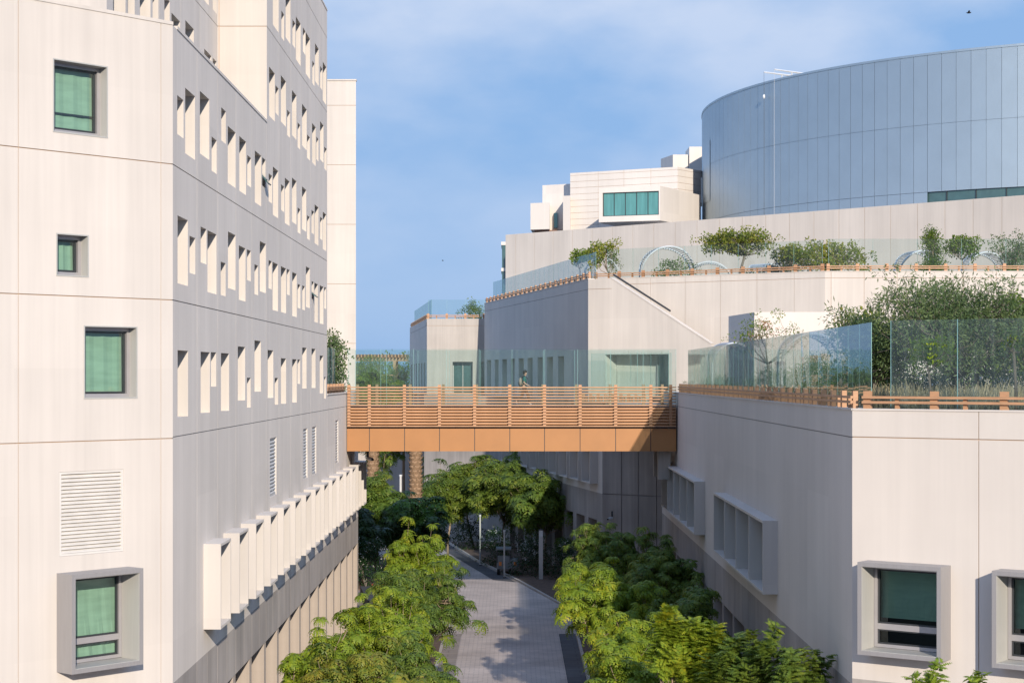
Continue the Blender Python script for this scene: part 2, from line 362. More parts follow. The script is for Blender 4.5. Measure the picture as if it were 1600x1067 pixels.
WC = [(18.76,20.33,12.08,13.72),(21.12,21.92,12.07,13.02),(22.36,23.79,12.3,13.95),(24.45,25.34,12.41,13.35),(25.55,27.11,12.05,13.67),(27.92,28.82,12.76,13.7),(28.9,30.46,12.06,13.7),(31.35,32.17,12.06,12.98),(32.42,33.87,12.32,13.89),(34.48,35.38,12.38,13.29),(35.56,37.04,11.99,13.65)]
WE = [(0.64,2.08,2.3,3.96),(2.33,3.19,2.65,3.59),(4.01,4.94,3.02,3.96),(5.11,6.63,2.29,3.95),(7.38,8.28,2.31,3.25),(8.72,10.17,2.57,4.2),(10.85,12.24,2.32,3.95),(12.56,13.4,3.0,3.95),(14.23,15.07,2.64,3.59),(15.48,16.94,2.79,4.42),(17.65,18.48,2.99,3.94),(18.7,20.15,2.3,3.94),(21.0,22.49,2.31,3.93),(22.74,23.59,3.01,3.94),(24.39,25.83,2.28,3.92),(26.11,27.04,2.65,3.56),(27.7,28.6,2.64,3.58),(28.98,30.38,2.79,4.4),(31.1,31.92,3.2,3.92),(32.17,33.53,2.29,3.91),(34.31,35.83,2.29,3.91),(36.2,37.04,3.0,3.93)]
WF = [(0.64,2.11,-.99,.66),(4.01,5.5,-.96,.67),(5.68,6.59,-.26,.68),(7.42,8.92,-.97,.68),(10.64,12.15,-.71,.92),(12.56,13.36,-.95,-.02),(14.23,15.73,-.47,1.17),(17.43,18.88,-.71,.91),(19.28,20.21,-.96,-.03),(21.0,22.49,-.96,.67),(24.39,25.83,-.96,.67),(26.11,26.97,-.26,.67),(27.7,29.21,-.45,1.16),(31.1,32.59,-.45,1.17),(34.31,35.74,-.7,.92),(36.11,36.94,-.94,0)]
WS = [(.73,2.2,8.75,10.4),(2.47,3.35,9.3,10.25),(4.02,5.47,8.9,10.54),(5.77,6.6,9.75,10.68),(7.49,8.31,9.85,10.8),(8.58,9.96,8.9,10.53),(10.86,12.36,9.1,10.75),(14.31,15.71,8.9,10.5),(16.01,16.76,9.55,10.5),(.73,2.2,12.1,13.75),(3.6,5.1,12.1,13.75),(7.2,8.7,12.3,13.95),(9.1,10,12.05,13),(11,12.4,12.05,13.7),(14.3,15.19,12.05,13),(16,16.85,12.1,13.0)]
ED = .42   # how deep the openings are
lb = thing('academic_building', 'tall cream and grey concrete building with scattered slit windows on the left', 'building', (-8.2, 44.87, -13))
FL = frame((-8.2, 44.87), (0, 1), (1, 0))                    # long grey side facing the lane
FN = frame((-8.2, 44.87), (-.6525, -.7578), (.7578, -.6525)) # cream end wall, runs to the left and nearer
FS = frame((-9.85, 45.1), (0, 1), (1, 0))                    # set-back upper side
FU = frame((-8.2, 62.08), (-1, 0), (0, -1))                  # cream face of the tall block
FLOORS = [-1.44, 1.86, 5.14]
JV = [3.45+3.4*k for k in range(16)]
LOUV = [(18.01, 19.74, -4.07, -2.08), (28.06, 29.52, -4.02, -2.04), (31.3, 32.89, -4.02, -2.05), (41.35, 42.78, -4.02, -2.02)]
FINS = [4.46+3.4*k for k in range(15)]                        # projecting surrounds along the lower floor
def fin_hole(s): return (s+.05, s+1.75, -6.65, -4.48, .3)
dp = lambda W: [w+(ED,) for w in W]
JG = [M['cream'], M['sealant'], M['shadow_gap']]
m = MB()
m.field(FL, 0, 37.43, -1.44, 8.5, dp(WA+WE+WF), JV, [1.86, 5.14], mg=2)
m.field(FL, 0, 54.1, -7.4, -1.44, [l+(.12,) for l in LOUV]+[fin_hole(s) for s in FINS], JV, [-1.45], mg=2)
m.field(FL, 37.43, 54.1, -1.44, -.8, (), [q for q in JV if q > 37.5])
m.field(FL, 17.21, 37.43, 8.5, 16.2, dp(WB+WC), [q for q in JV if q > 17.3], [11.72, 15.0], mg=2)
m.poly([FL(37.43, 0, -1.44), FL(37.43, -20, -1.44), FL(37.43, -20, 16.2), FL(37.43, 0, 16.2)])
m.build('side_wall', JG, lb)
m = MB()
NW = [(1.95, 3.43, 5.6, 7.23), (2.49, 3.34, 2.33, 3.26), (1.09, 2.58, -.48, 1.17)]
NB = (1.34, 3.35, -6.72, -4.47); NLV = (1.47, 3.27, -4.1, -2.17)
m.field(FN, 0, 16, -7.4, 8.5, dp(NW)+[NLV+(.1,), (NB[0]+.1, NB[1]-.1, NB[2]+.1, NB[3]-.1, .26)], [.36, 4.37, 7.77, 11.2], [-1.48, 1.86, 5.14])
m.build('end_wall', JG, lb)
m = MB()
m.field(FU, 0, 1.66, 8.5, 16.2, (), [1.6], [11.72, 15.0]); m.build('tower_end_wall', JG, lb)
m = MB()
m.field(FS, 0, 16.98, 8.0, 16.2, dp(WS), [3.3+3.4*k for k in range(4)], [11.72], mg=2)
FSN = frame((-9.85, 45.1), (-.6525, -.7578), (.7578, -.6525)); m.field(FSN, 0, 14, 8.0, 16.2, (), [3.4, 6.8], [11.72])
m.build('set_back_wall', JG, lb)
# copings and roofs
m = MB()
nx = lambda s, o, z: FN(s, o, z)
m.hexa([FN(0, .02, 8.5), FN(16, .02, 8.5), FN(16, -.35, 8.5), (-8.55, 45.4, 8.5), FN(0, .02, 8.58), FN(16, .02, 8.58), FN(16, -.35, 8.58), (-8.55, 45.4, 8.58)])
m.box(-8.55, -8.18, 45.4, 62.06, 8.5, 8.58)
m.build('coping', M['cream'], lb)
m = MB(); m.box(-8.55, -8.18, 62.1, 82.3, 16.2, 16.28); m.build('coping', M['cream'], lb)
m = MB(); m.box(-8.55, -8.17, 82.32, 99, -.8, -.74); m.build('coping', M['cream'], lb)
m = MB()
m.prism([(-8.5, 45), (-8.5, 82.2), (-28, 82.2), (-28, 30), (-18.7, 33)], 8.1, 8.3)
m.prism([(-9.9, 45.2), (-9.9, 62.1), (-8.25, 62.1), (-8.25, 82.25), (-28, 82.2), (-28, 35), (-19, 36)], 16.0, 16.15)
m.build('roof', M['deck'], lb)
# windows of the slit openings
def window(par, F, w, depth=ED, t=.07, pane='pane', name='window', mat='frame', mull=(), trans=()):
    s0, s1, z0, z1 = w[:4]
    a = MB(); e = .004
    a.ring(F, s0+e, s1-e, z0+e, z1-e, t, -depth-.06, -depth+.05)
    for q in mull: a.fbox(F, q-t*.4, q+t*.4, -depth-.055, -depth+.045, z0+t+e, z1-t-e)
    for q in trans: a.fbox(F, s0+t+e, s1-t-e, -depth-.05, -depth+.04, q-t*.7, q+t*.7)
    o = a.build(name, M[mat], par)
    b = MB(); b.poly([F(s0, -depth-.02, z0), F(s1, -depth-.02, z0), F(s1, -depth-.02, z1), F(s0, -depth-.02, z1)])
    b.build('pane', M[pane], o)
    return o
wins = {}
nwin = 0
for nm, F, lst in (('A', FL, WA), ('E', FL, WE), ('F', FL, WF), ('B', FL, WB), ('S', FS, WS[:5])):
    for i, w in enumerate(lst): wins[nm, i] = window(lb, F, w)
for i, w in enumerate(WC[:10]): wins['C', i] = window(lb, FL, w)
mm = MB()
for F, lst in ((FL, WC[10:]), (FS, WS[5:])):
    for w in lst: mm.poly([F(w[0], -ED, w[2]), F(w[1], -ED, w[2]), F(w[1], -ED, w[3]), F(w[0], -ED, w[3])])
tag(mm.build('far_panes', M['pane'], lb), kind='stuff')
for key, w in ((('A', 9), WA[9]), (('E', 18), WE[18])):
    a = MB(); s0, s1, z0, z1 = w
    a.hexa([FL(s0+.05, .2, z0+.1), FL(s1-.05, .2, z0+.1), FL(s1-.05, .17, z0+.07), FL(s0+.05, .17, z0+.07), FL(s0+.05, -ED+.1, z1-.15), FL(s1-.05, -ED+.1, z1-.15), FL(s1-.05, -ED+.06, z1-.18), FL(s0+.05, -ED+.06, z1-.18)])
    a.build('open_sash', M['pane'], wins[key])
# end-wall windows with a green blind behind real glass
def blind_window(par, F, w, depth, drop=1.0, rails=(), name='window', t=.085, blind_lift=0, split=None):
    s0, s1, z0, z1 = w; e = .004
    a = MB(); a.ring(F, s0+e, s1-e, z0+e, z1-e, t, -depth-.08, -depth+.05)
    a.ring(F, s0+t+.02, s1-t-.02, z0+t+.02, z1-t-.02, .035, -depth-.06, -depth+.0, 1)
    for q in rails: a.fbox(F, s0+t+e, s1-t-e, -depth-.07, -depth+.06, q-.06, q+.06)
    o = a.build(name, [M['frame'], M['dark_metal']], par)
    b = MB(); b.poly([F(s0+t, -depth-.03, z0+t), F(s1-t, -depth-.03, z0+t), F(s1-t, -depth-.03, z1-t), F(s0+t, -depth-.03, z1-t)]); b.build('pane', M['pane_clear'], o)
    b = MB(); n = 10; zb = z0+t+blind_lift
    for i in range(n):
        u0, u1 = s0+t+(s1-s0-2*t)*i/n, s0+t+(s1-s0-2*t)*(i+1)/n
        d0, d1 = -depth-.16+.012*math.sin(i*1.9), -depth-.16+.012*math.sin((i+1)*1.9)
        b.poly([F(u0, d0, zb), F(u1, d1, zb), F(u1, d1-.02, z1), F(u0, d0-.02, z1)])
    b.fbox(F, s0+t, s1-t, -depth-.15, -depth-.11, zb+(.38 if s1-s0 > 1.2 and z0 > 4 else 0), zb+(.42 if s1-s0 > 1.2 and z0 > 4 else .04), 1)
    b.build('blind', [M['blind'], M['dark_metal']], o)
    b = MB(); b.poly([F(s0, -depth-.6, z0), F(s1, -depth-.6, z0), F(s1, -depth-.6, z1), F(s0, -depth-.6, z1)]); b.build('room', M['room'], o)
    return o
blind_window(lb, FN, NW[0], ED-.12, rails=()); blind_window(lb, FN, NW[1], ED-.12); blind_window(lb, FN, NW[2], ED-.12)
for w in NW:
    m = MB(); m.ring(FN, w[0]-.025, w[1]+.025, w[2]-.025, w[3]+.025, .03, -ED+.14, .012); m.build('window_lining', M['box_inner'], lb)
def window_box(par, F, w, D, t=.1, back=.24, mat='box_grey', lift=0):
    s0, s1, z0, z1 = w
    a = MB(); a.ring(F, s0, s1, z0, z1, t, .002, D); a.ring(F, s0+.012+t*.6, s1-.012-t*.6, z0+.012+t*.6, z1-.012-t*.6, t*.4, -back, D-.02, 1)
    o = a.build('window_box', [M[mat], M['box_inner']], par)
    i = t+.02
    q = (s0+i, s1-i, z0+i, z1-i); e = .002; dep = back-.1; tt = .08; rail = z0+.62
    b = MB(); b.ring(F, q[0]+e, q[1]-e, q[2]+e, q[3]-e, tt, -dep-.06, -dep+.06); b.fbox(F, q[0]+tt, q[1]-tt, -dep-.05, -dep+.055, rail-.07, rail+.07)
    b.ring(F, q[0]+tt+.01, q[1]-tt-.01, q[2]+tt+.01, rail-.075, .03, -dep-.055, -dep+.02, 1); b.ring(F, q[0]+tt+.01, q[1]-tt-.01, rail+.075, q[3]-tt-.01, .03, -dep-.055, -dep+.02, 1)
    fo = b.build('window_frame', [M['frame'], M['dark_metal']], o)
    b = MB(); b.poly([F(q[0], -dep-.02, q[2]), F(q[1], -dep-.02, q[2]), F(q[1], -dep-.02, q[3]), F(q[0], -dep-.02, q[3])]); b.build('pane', M['pane_clear'], o)
    b = MB(); n = 14; zb = q[2]+lift
    for k in range(n):
        u0, u1 = q[0]+(q[1]-q[0])*k/n, q[0]+(q[1]-q[0])*(k+1)/n
        f0, f1 = .02*math.sin(k*2.1+s0), .02*math.sin((k+1)*2.1+s0)
        b.poly([F(u0, -dep-.17+f0, zb), F(u1, -dep-.17+f1, zb), F(u1, -dep-.2-f1*.5, (zb+q[3])/2), F(u0, -dep-.2-f0*.5, (zb+q[3])/2)])
        b.poly([F(u0, -dep-.2-f0*.5, (zb+q[3])/2), F(u1, -dep-.2-f1*.5, (zb+q[3])/2), F(u1, -dep-.19, q[3]), F(u0, -dep-.19, q[3])])
    b.fbox(F, q[0], q[1], -dep-.21, -dep-.15, zb-.05, zb); b.build('blind', M['blind'], o)
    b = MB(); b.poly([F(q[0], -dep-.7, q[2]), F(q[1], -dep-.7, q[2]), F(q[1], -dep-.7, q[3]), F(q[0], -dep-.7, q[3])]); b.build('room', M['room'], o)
    return o
window_box(lb, FN, NB, .58)
def louvre(par, F, w, d, pitch=.085, mat='louvre'):
    s0, s1, z0, z1 = w; e = .005
    a = MB(); a.ring(F, s0+e, s1-e, z0+e, z1-e, .05, -d+.002, -d+.09)
    k = int((z1-z0-.12)/pitch); p = (z1-z0-.12)/k
    for i in range(k):
        z = z0+.06+p*i
        a.hexa([F(s0+.056, -d+.085, z), F(s1-.056, -d+.085, z), F(s1-.056, -d+.005, z+p*.7), F(s0+.056, -d+.005, z+p*.7), F(s0+.056, -d+.085, z+p*.3), F(s1-.056, -d+.085, z+p*.3), F(s1-.056, -d+.005, z+p*1.02), F(s0+.056, -d+.005, z+p*1.02)])
    a.poly([F(s0, -d-.001, z0), F(s1, -d-.001, z0), F(s1, -d-.001, z1), F(s0, -d-.001, z1)], 1)
    return a.build('louvre', [M[mat], M['box_light']], par)
louvre(lb, FN, NLV, .1)
for l in LOUV: louvre(lb, FL, l, .12, .12)
def fin(par, F, s, wd, z0, z1, D=.46, t=.07, back=.26, mat='box_light', bays=1):
    a = MB(); a.ring(F, s, s+wd, z0, z1, t, -back, D)
    for k in range(1, bays): q = s+wd*k/bays; a.fbox(F, q-t*.7, q+t*.7, -back+.01, D-.012, z0+t, z1-t)
    o = a.build('window_surround', M[mat], par)
    b = MB(); b.poly([F(s+t, -back+.06, z0+t), F(s+wd-t, -back+.06, z0+t), F(s+wd-t, -back+.06, z1-t), F(s+t, -back+.06, z1-t)]); b.build('pane', M['pane'], o)
    return o
for s in FINS: fin(lb, FL, s, 1.8, -6.7, -4.43)
# darker ground storey with its row of piers
m = MB(); m.field(FL, 0, 54.0, -8.8, -7.4, (), [q/2+1.7 for q in JV]+JV, (), mg=0); m.field(FN, 0, 16, -13, -7.4, (), [4.37], [-7.42], mg=0)
m.poly([FL(0, 0, -8.8), FL(54, 0, -8.8), FL(54, -1.2, -8.8), FL(0, -1.2, -8.8)])
m.poly([FL(0, -1.2, -13), FL(54, -1.2, -13), FL(54, -1.2, -8.8), FL(0, -1.2, -8.8)])
m.poly([FL(54, 0, -13), FL(54, -12, -13), FL(54, -12, -.8), FL(54, 0, -.8)])
m.build('ground_storey', M['base'], lb)
pm = MB(); pm.box(-1.15, -.01, -.24, .24, 0, 4.195); pmo = pm.build('pier', M['pier'], link=False)
for k in range(16): at('pier', pmo.data, lb, FL(min(3.2+3.4*k, 53.7), 0, -13))
# roof terrace behind, between the two towers
m = MB(); m.prism([(-8.4, 82.35), (-8.4, 98.9), (-20, 98.9), (-20, 102.4), (-45, 102.4), (-45, 82.35)], -1.7, -1.44); m.build('terrace', M['deck'], lb)

# second tower on the left, seen end-on
t2 = thing('residential_tower', 'plain cream slab tower seen end-on behind the grey facade', 'building', (-16, 102.6, -13))
F2 = frame((-8.63, 102.6), (-1, 0), (0, -1)); m = MB()
m.field(F2, 0, 16, -13, 16.35, (), [3.4*k for k in range(1, 5)], [-1.44, 1.86, 5.14, 8.43, 11.72, 15.0]); m.build('end_wall', JG, t2)
m = MB(); m.prism([(-8.64, 102.65), (-10.6, 122), (-24.6, 122), (-24.6, 102.65)], -13, 16.3); m.build('body', M['cream'], t2)
m = MB(); m.box(-24.63, -8.6, 102.55, 102.95, 16.36, 16.44); m.build('coping', M['cream'], t2)

# ------------------------------------------------------------------ footbridge
br = thing('footbridge', 'orange wood clad footbridge spanning the lane between the buildings', 'footbridge', (0, 94.3, -3.67))
BX = [-8.07, -7.06, -5.32, -3.59, -1.85, -.11, 1.61, 3.37, 5.13, 6.87, 7.85]
FB = frame((-8.17, 91.9), (1, 0), (0, -1))
m = MB(); m.field(FB, 0, 16.3, -3.67, -2.55, (), [x+8.17 for x in BX[1:-1]], (), .035, .05, 0, 1)
m.poly([(-8.17, 91.9, -3.67), (8.13, 91.9, -3.67), (8.13, 96.9, -3.67), (-8.17, 96.9, -3.67)]); m.poly([(-8.17, 96.9, -3.67), (8.13, 96.9, -3.67), (8.13, 96.9, -2.55), (-8.17, 96.9, -2.55)])
m.build('fascia', [M['fascia'], M['dark_metal']], br)
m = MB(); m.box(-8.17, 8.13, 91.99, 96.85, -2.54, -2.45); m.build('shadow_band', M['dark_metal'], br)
m = MB(); m.box(-8.17, 8.13, 92.12, 96.7, -2.44, -1.5); m.build('side_board', M['fascia'], br)
m = MB(); m.box(-8.17, 8.13, 91.95, 96.85, -1.495, -1.44); m.build('deck', M['deck'], br)
pm = MB(); pm.box(-.075, .075, 0, .13, -2.44, -.38); pmo = pm.build('post', M['wood'], link=False)
rm = MB(); rm.box(-8.15, 8.12, -.075, -.002, 0, .058); rmo = rm.build('rail', M['wood'], link=False)
for x in BX: at('post', pmo.data, br, (x, 91.8, 0)); at('post', pmo.data, br, (x, 96.98, 0))
for k in range(14):
    z = -.505-.1475*k-.033
    at('rail', rmo.data, br, (0, 91.8, z))
    if k < 7: at('rail', rmo.data, br, (0, 96.98, z-.06))
gp = [-8.15+1.63*k for k in range(11)]
for a, b in zip(gp[:-1], gp[1:]):
    for y in (92.25, 96.5):
        q = MB(); q.box(a+.012, b-.012, y, y+.014, -1.42, 1.39); q.build('glass_panel', [M['screen_clear']], br)
q = MB()
for y in (92.25, 96.5):
    for x in gp: q.box(x-.007, x+.007, y-.001, y+.015, -1.42, 1.39)
q.build('glass_joint', M['screen_edge'], br)
br2 = MB(); br2.prism([(7.3, 92.6), (7.9, 92.6), (7.9, 93.2), (7.3, 93.2)], -5.1, -3.68); br2.build('bearing', M['far_concrete'], br); br2 = MB(); br2.prism([(7.3, 95.4), (7.9, 95.4), (7.9, 96), (7.3, 96)], -5.1, -3.68); br2.build('bearing', M['far_concrete'], br)

# ------------------------------------------------------------------ right building (podium)
rb = thing('podium_building', 'cream concrete podium with framed windows and a shaded side on the right', 'building', (8.2, 44.73, -13))
FR = frame((8.2, 44.73), (0, 1), (-1, 0))                    # shaded side along the lane
FF = frame((8.2, 44.73), (.8018, -.5977), (-.5977, -.8017))  # sunlit front
GB = [(12.55, 4, 14.0), (34.1, 5, 17.4)]
m = MB()
hol = [(s+.07, s+w-.07, -6.63, -4.5, .3) for s, n, w in GB]
m.field(FR, 0, 56.6, -7.4, -.8, hol, (), [-1.45], mg=2)
m.poly([FR(56.6, 0, -13), FR(56.6, -14, -13), FR(56.6, -14, -.8), FR(56.6, 0, -.8)])
m.build('side_wall', [M['podium'], M['sealant'], M['shadow_gap']], rb)
RBX = [(.415+3.335*k, 2.52+3.335*k, -6.57, -4.38) for k in range(3)]
m = MB()
m.field(FF, 0, 30, -7.25, -.8, [(a+.1, b-.1, c+.1, d-.1, .26) for a, b, c, d in RBX], [3.2+3.4*k for k in range(8)], [-1.44])
m.field(FF, 0, 30, -13, -7.25, (), [3.2+3.4*k for k in range(8)], (), mi=2)
m.build('end_wall', [M['podium'], M['sealant'], M['base']], rb)
for w in RBX: window_box(rb, FF, w, .57, lift=.74)
for s, n, w in GB: fin(rb, FR, s, w, -6.7, -4.43, .46, .08, .26, 'box_light', n)
m = MB()
m.field(FR, 0, 56.6, -8.8, -7.4, (), [1.7*k+.9 for k in range(33)]); m.poly([FR(0, 0, -8.8), FR(56.6, 0, -8.8), FR(56.6, -1.2, -8.8), FR(0, -1.2, -8.8)])
m.poly([FR(0, -1.2, -13), FR(56.6, -1.2, -13), FR(56.6, -1.2, -8.8), FR(0, -1.2, -8.8)])
m.build('ground_storey', M['base'], rb)
pm = MB(); pm.box(.01, 1.15, -.24, .24, 0, 4.195); pmo2 = pm.build('pier', M['base'], link=False)
for k in range(17): at('pier', pmo2.data, rb, FR(min(.3+3.4*k, 56.3), 0, -13))
ex = FF(30, 0, 0)
m = MB(); m.prism([(8.25, 44.95), ex[:2], (60, 40), (60, 100), (22, 100.6), (8.25, 112)], -1.7, -1.2); m.build('roof_garden_slab', M['soil'], rb)
m = MB()
m.hexa([FR(0, .02, -.8), FR(56.6, .02, -.8), FR(56.6, -.4, -.8), FR(.1, -.4, -.8), FR(0, .02, -.755), FR(56.6, .02, -.755), FR(56.6, -.4, -.755), FR(.1, -.4, -.755)])
m.hexa([FF(.03, .02, -.8), FF(30, .02, -.8), FF(30, -.4, -.8), FF(.45, -.4, -.8), FF(.03, .02, -.756), FF(30, .02, -.756), FF(30, -.4, -.756), FF(.45, -.4, -.756)])
m.build('coping', M['podium'], rb)

m = MB(); m.box(5.75, 8.24, 97.2, 112.0, -1.75, -1.46); m.build('shade_slab', M['deck'], rb)  # unseen slab behind the bridge, added to keep sun off the return wall
def wood_fence(label, F, s0, s1, z, step=1.74, tall=.42, low=.29, group=None, inset=-.12):
    """low planter guard: tall and short posts, two rails"""
    p = F(s0, inset, z); t = thing('wooden_railing', label, 'railing', p, group=group)
    n = max(1, round((s1-s0)/step)); st = (s1-s0)/n
    hd = math.atan2(F.d.y, F.d.x)
    a = MB(); a.box(-.09, .09, -.06, .06, 0, tall); am = a.build('post', M['wood'], link=False).data
    a = MB(); a.box(-.045, .045, -.045, .045, 0, low); bm = a.build('baluster', M['wood'], link=False).data
    for k in range(n+1): at('post', am, t, F(s0+st*k, inset, z), hd)
    for k in range(n): at('baluster', bm, t, F(s0+st*(k+.45), inset, z), hd)
    for zz in (z+low-.05, z+low*.42):
        a = MB(); a.fbox(F, s0-.1, s1+.1, inset+.065, inset+.125, zz, zz+.06); a.build('rail', M['wood'], t)
    return t
JR = random.Random(77)
def glass_fence(label, F, s0, s1, z0, z1, step=1.5, inset=-.55, group=None, mat='screen'):
    t = thing('glass_screen', label, 'glass screen', F((s0+s1)/2, inset, z0), group=group)
    n = max(1, round((s1-s0)/step)); st = (s1-s0)/n
    for k in range(n):
        a = MB(); w0, w1 = s0+st*k+.01, s0+st*(k+1)-.01; j0, j1 = JR.uniform(-.008, .008), JR.uniform(-.008, .008)
        a.hexa([F(w0, inset+j0+.007, z0), F(w1, inset+j1+.007, z0), F(w1, inset+j1-.007, z0), F(w0, inset+j0-.007, z0), F(w0, inset-j1*.7+.007, z1), F(w1, inset+j0*.7+.007, z1), F(w1, inset+j0*.7-.007, z1), F(w0, inset-j1*.7-.007, z1)]); a.build('glass_panel', M[mat], t)
    a = MB()
    for k in range(n+1): a.fbox(F, s0+st*k-.006, s0+st*k+.006, inset-.006, inset+.006, z0, z1)
    tag(a.build('glass_joint', M['screen_edge'], t))
    return t
wood_fence('low brown railing along the shaded edge of the right podium', FR, .3, 47.0, -.756, 1.5)
wood_fence('low orange railing along the sunlit front of the right podium', FF, .35, 24.3, -.756, 1.74)
glass_fence('long reflecting glass screen above the shaded side of the right podium', FR, .45, 47.4, -1.15, 1.33, 1.55)
glass_fence('tall glass screen with trees behind it above the sunlit podium front', FF, .75, 24.5, -1.15, 1.36, 1.74)
FLT = frame((-8.2, 82.4), (0, 1), (1, 0))
wood_fence('short orange railing beside the grey tower where the bridge begins', FLT, .2, 8.9, -.74, 1.5)
glass_fence('short glass screen in front of the shrub beside the grey tower', FLT, .3, 9.3, -1.44, 1.4, 1.5)

# ------------------------------------------------------------------ middle block with stair wall and terrace
mb = thing('stepped_building', 'cream stepped building with blue-shaded side and sloping stair wall beyond the bridge', 'building', (4.61, 112.3, -13))
FM = frame((4.61, 112.3), (-.1798, .9837), (-.9837, -.1798))   # shaded side
FT = frame((4.61, 112.3), (.8018, -.5977), (-.5977, -.8017))   # stair wall
ZT = 5.9
slots = []
for x0, x1, yt in ((490,512,408),(533,553,406),(573,598,404),(620,640,402),(662,690,398),(710,738,394),(765,793,390),(815,848,387),(877,908,383)):
    def s_of(u): k = (u-800)/2900; return (4.61-k*112.3)/(.1798+.9837*k)
    a, b = s_of(620+x0/3.478), s_of(620+x1/3.478); a, b = min(a, b), max(a, b)
    slots.append((round(a, 2), round(b, 2), -1.3, 1.35, .5))
m = MB(); m.field(FM, 0, 38, -1.46, ZT, slots, (), [5.3], mg=2)
m.poly([FM(38, 0, -1.4), FM(38, -12, -1.4), FM(38, -12, ZT), FM(38, 0, ZT)])
m.build('shaded_wall', [M['podium'], M['sealant'], M['shadow_gap']], mb)
for w in slots: window(mb, FM, w, .5, .05, 'pane_teal')
# stair wall: polygon with a recess, real thickness
def sw(s, z, o=0): return FT(s, o, z)
m = MB()
op = (1.21, 5.72, -1.42, 1.35)
m.field(FT, 0, 1.7, -1.46, ZT, [(1.21, 1.8, -1.42, 1.35, 1.4)], (), [5.3])
m.field(FT, 1.7, 8.9, -1.46, 1.55, [(1.5, 5.72, -1.42, 1.35, 1.4)], [2.9, 5.2, 7.5])
m.poly([sw(1.7, 1.55), sw(8.9, 1.55), sw(8.54, 1.92), sw(1.7, ZT)])
m.poly([sw(1.7, ZT), sw(8.9, 1.55), sw(8.9, 1.55, -.35), sw(1.7, ZT, -.35)])
m.poly([sw(8.9, 1.55), sw(8.9, -1.46), sw(8.9, -1.46, -.35), sw(8.9, 1.55, -.35)])
m.poly([sw(1.7, 1.55, -.35), sw(8.9, 1.55, -.35), sw(1.7, ZT, -.35)])
m.poly([sw(0, ZT), sw(1.7, ZT), sw(1.7, ZT, -.35), sw(0, ZT, -.35)])
m.build('stair_wall', [M['cream'], M['sealant']], mb)
m = MB(); m.fbox(FT, 1.21, 4.1, -1.5, -1.41, -1.42, 1.35); m.build('recess_wall', M['far_concrete'], mb)
window(mb, FT, (4.1, 5.72, -1.42, 1.35), 1.3, .06, 'pane')
m = MB()
for d in (-.05, ):
    m.hexa([sw(1.6, ZT+.2, -.3), sw(5.6, 3.84, -.3), sw(5.6, 3.84, -.42), sw(1.6, ZT+.2, -.42), sw(1.6, ZT+.3, -.3), sw(5.6, 3.94, -.3), sw(5.6, 3.94, -.42), sw(1.6, ZT+.3, -.42)])
m.build('stair_handrail', M['dark_metal'], mb)
m = MB()
m.hexa([sw(1.68, ZT-.0, .02), sw(8.56, 1.90, .02), sw(8.56, 1.90, -.34), sw(1.68, ZT-.0, -.34), sw(1.72, ZT+.05, .02), sw(8.6, 1.95, .02), sw(8.6, 1.95, -.34), sw(1.72, ZT+.05, -.34)])
m.build('stair_coping', M['cream'], mb)
# long terrace wall, two faces
FW = frame((17.7, 105.0), (-.8318, .5551), (-.5551, -.8318))
FX = frame((17.7, 105.0), (1, 0), (0, -1))
m = MB(); m.field(FW, 0, 15.65, -1.3, 5.95, (), [2.35*k+1.9 for k in range(7)], [5.6]); m.build('terrace_wall', [M['cream'], M['sealant']], mb)
m = MB(); m.field(FX, 0, 24, -1.3, 5.95, (), [.35+1.87*k for k in range(13)], [5.6]); m.build('terrace_end_wall', [M['cream'], M['sealant']], mb)
A = FW(16.2, 0, 0)
m = MB(); m.prism([FM(1.2, -.3, 0)[:2], FT(1.5, -.45, 0)[:2], FW(13, -.3, 0)[:2], FW(0, -.3, 0)[:2], (42, 105.3), (75, 122), (60, 160), FM(37.8, -.3, 0)[:2]], 4.9, 5.55); m.build('terrace', M['soil'], mb)
for q in ((FM, .0, 38, -.4, .02, ZT, ZT+.06), (FW, .0, 15.65, -.4, .02, 5.95, 6.0), (FX, .02, 24, -.4, .02, 5.95, 5.998)):
    m = MB(); m.fbox(*q); m.build('coping', M['cream'], mb)
m = MB(); FH = frame((17.7-.5551*.9-6*.8318, 105-.8318*.9+6*.5551), (.8318, -.5551), (-.5551, -.8318))
m.tube([FW(11.9, .5, 3.1), FW(10.9, .5, 3.1), FW(8.2, .5, .9)], .035, 6); m.build('wall_handrail', M['dark_metal'], mb)
# lower storeys below terrace level, seen under the bridge
FP = frame((5.5, 113.0), (-.1798, .9837), (-.9837, -.1798))
FQ = frame((5.5, 113.0), (.8018, -.5977), (-.5977, -.8017))
m = MB(); m.field(FP, 0, 45, -7.1, -1.5, [(1.2+3.45*k, 2.9+3.45*k, -6.45, -4.2, .3) for k in range(12)]); 
m.build('lower_wall', [M['podium'], M['sealant']], mb)
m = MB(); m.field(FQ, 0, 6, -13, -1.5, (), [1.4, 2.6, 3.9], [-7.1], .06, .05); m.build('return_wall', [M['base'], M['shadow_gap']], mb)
m = MB(); m.field(FP, 0, 45, -13, -7.1, [(1.5+3.45*k, 3.9+3.45*k, -13, -8.8, 1.1) for k in range(12)], (), ())
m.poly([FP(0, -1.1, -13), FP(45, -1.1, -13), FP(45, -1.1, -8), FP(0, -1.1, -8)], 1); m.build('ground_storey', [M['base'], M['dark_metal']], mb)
for k in range(12): fin(mb, FP, 1.15+3.45*k, 2.6, -6.55, -4.1, .5, .08, .27, 'box_light')

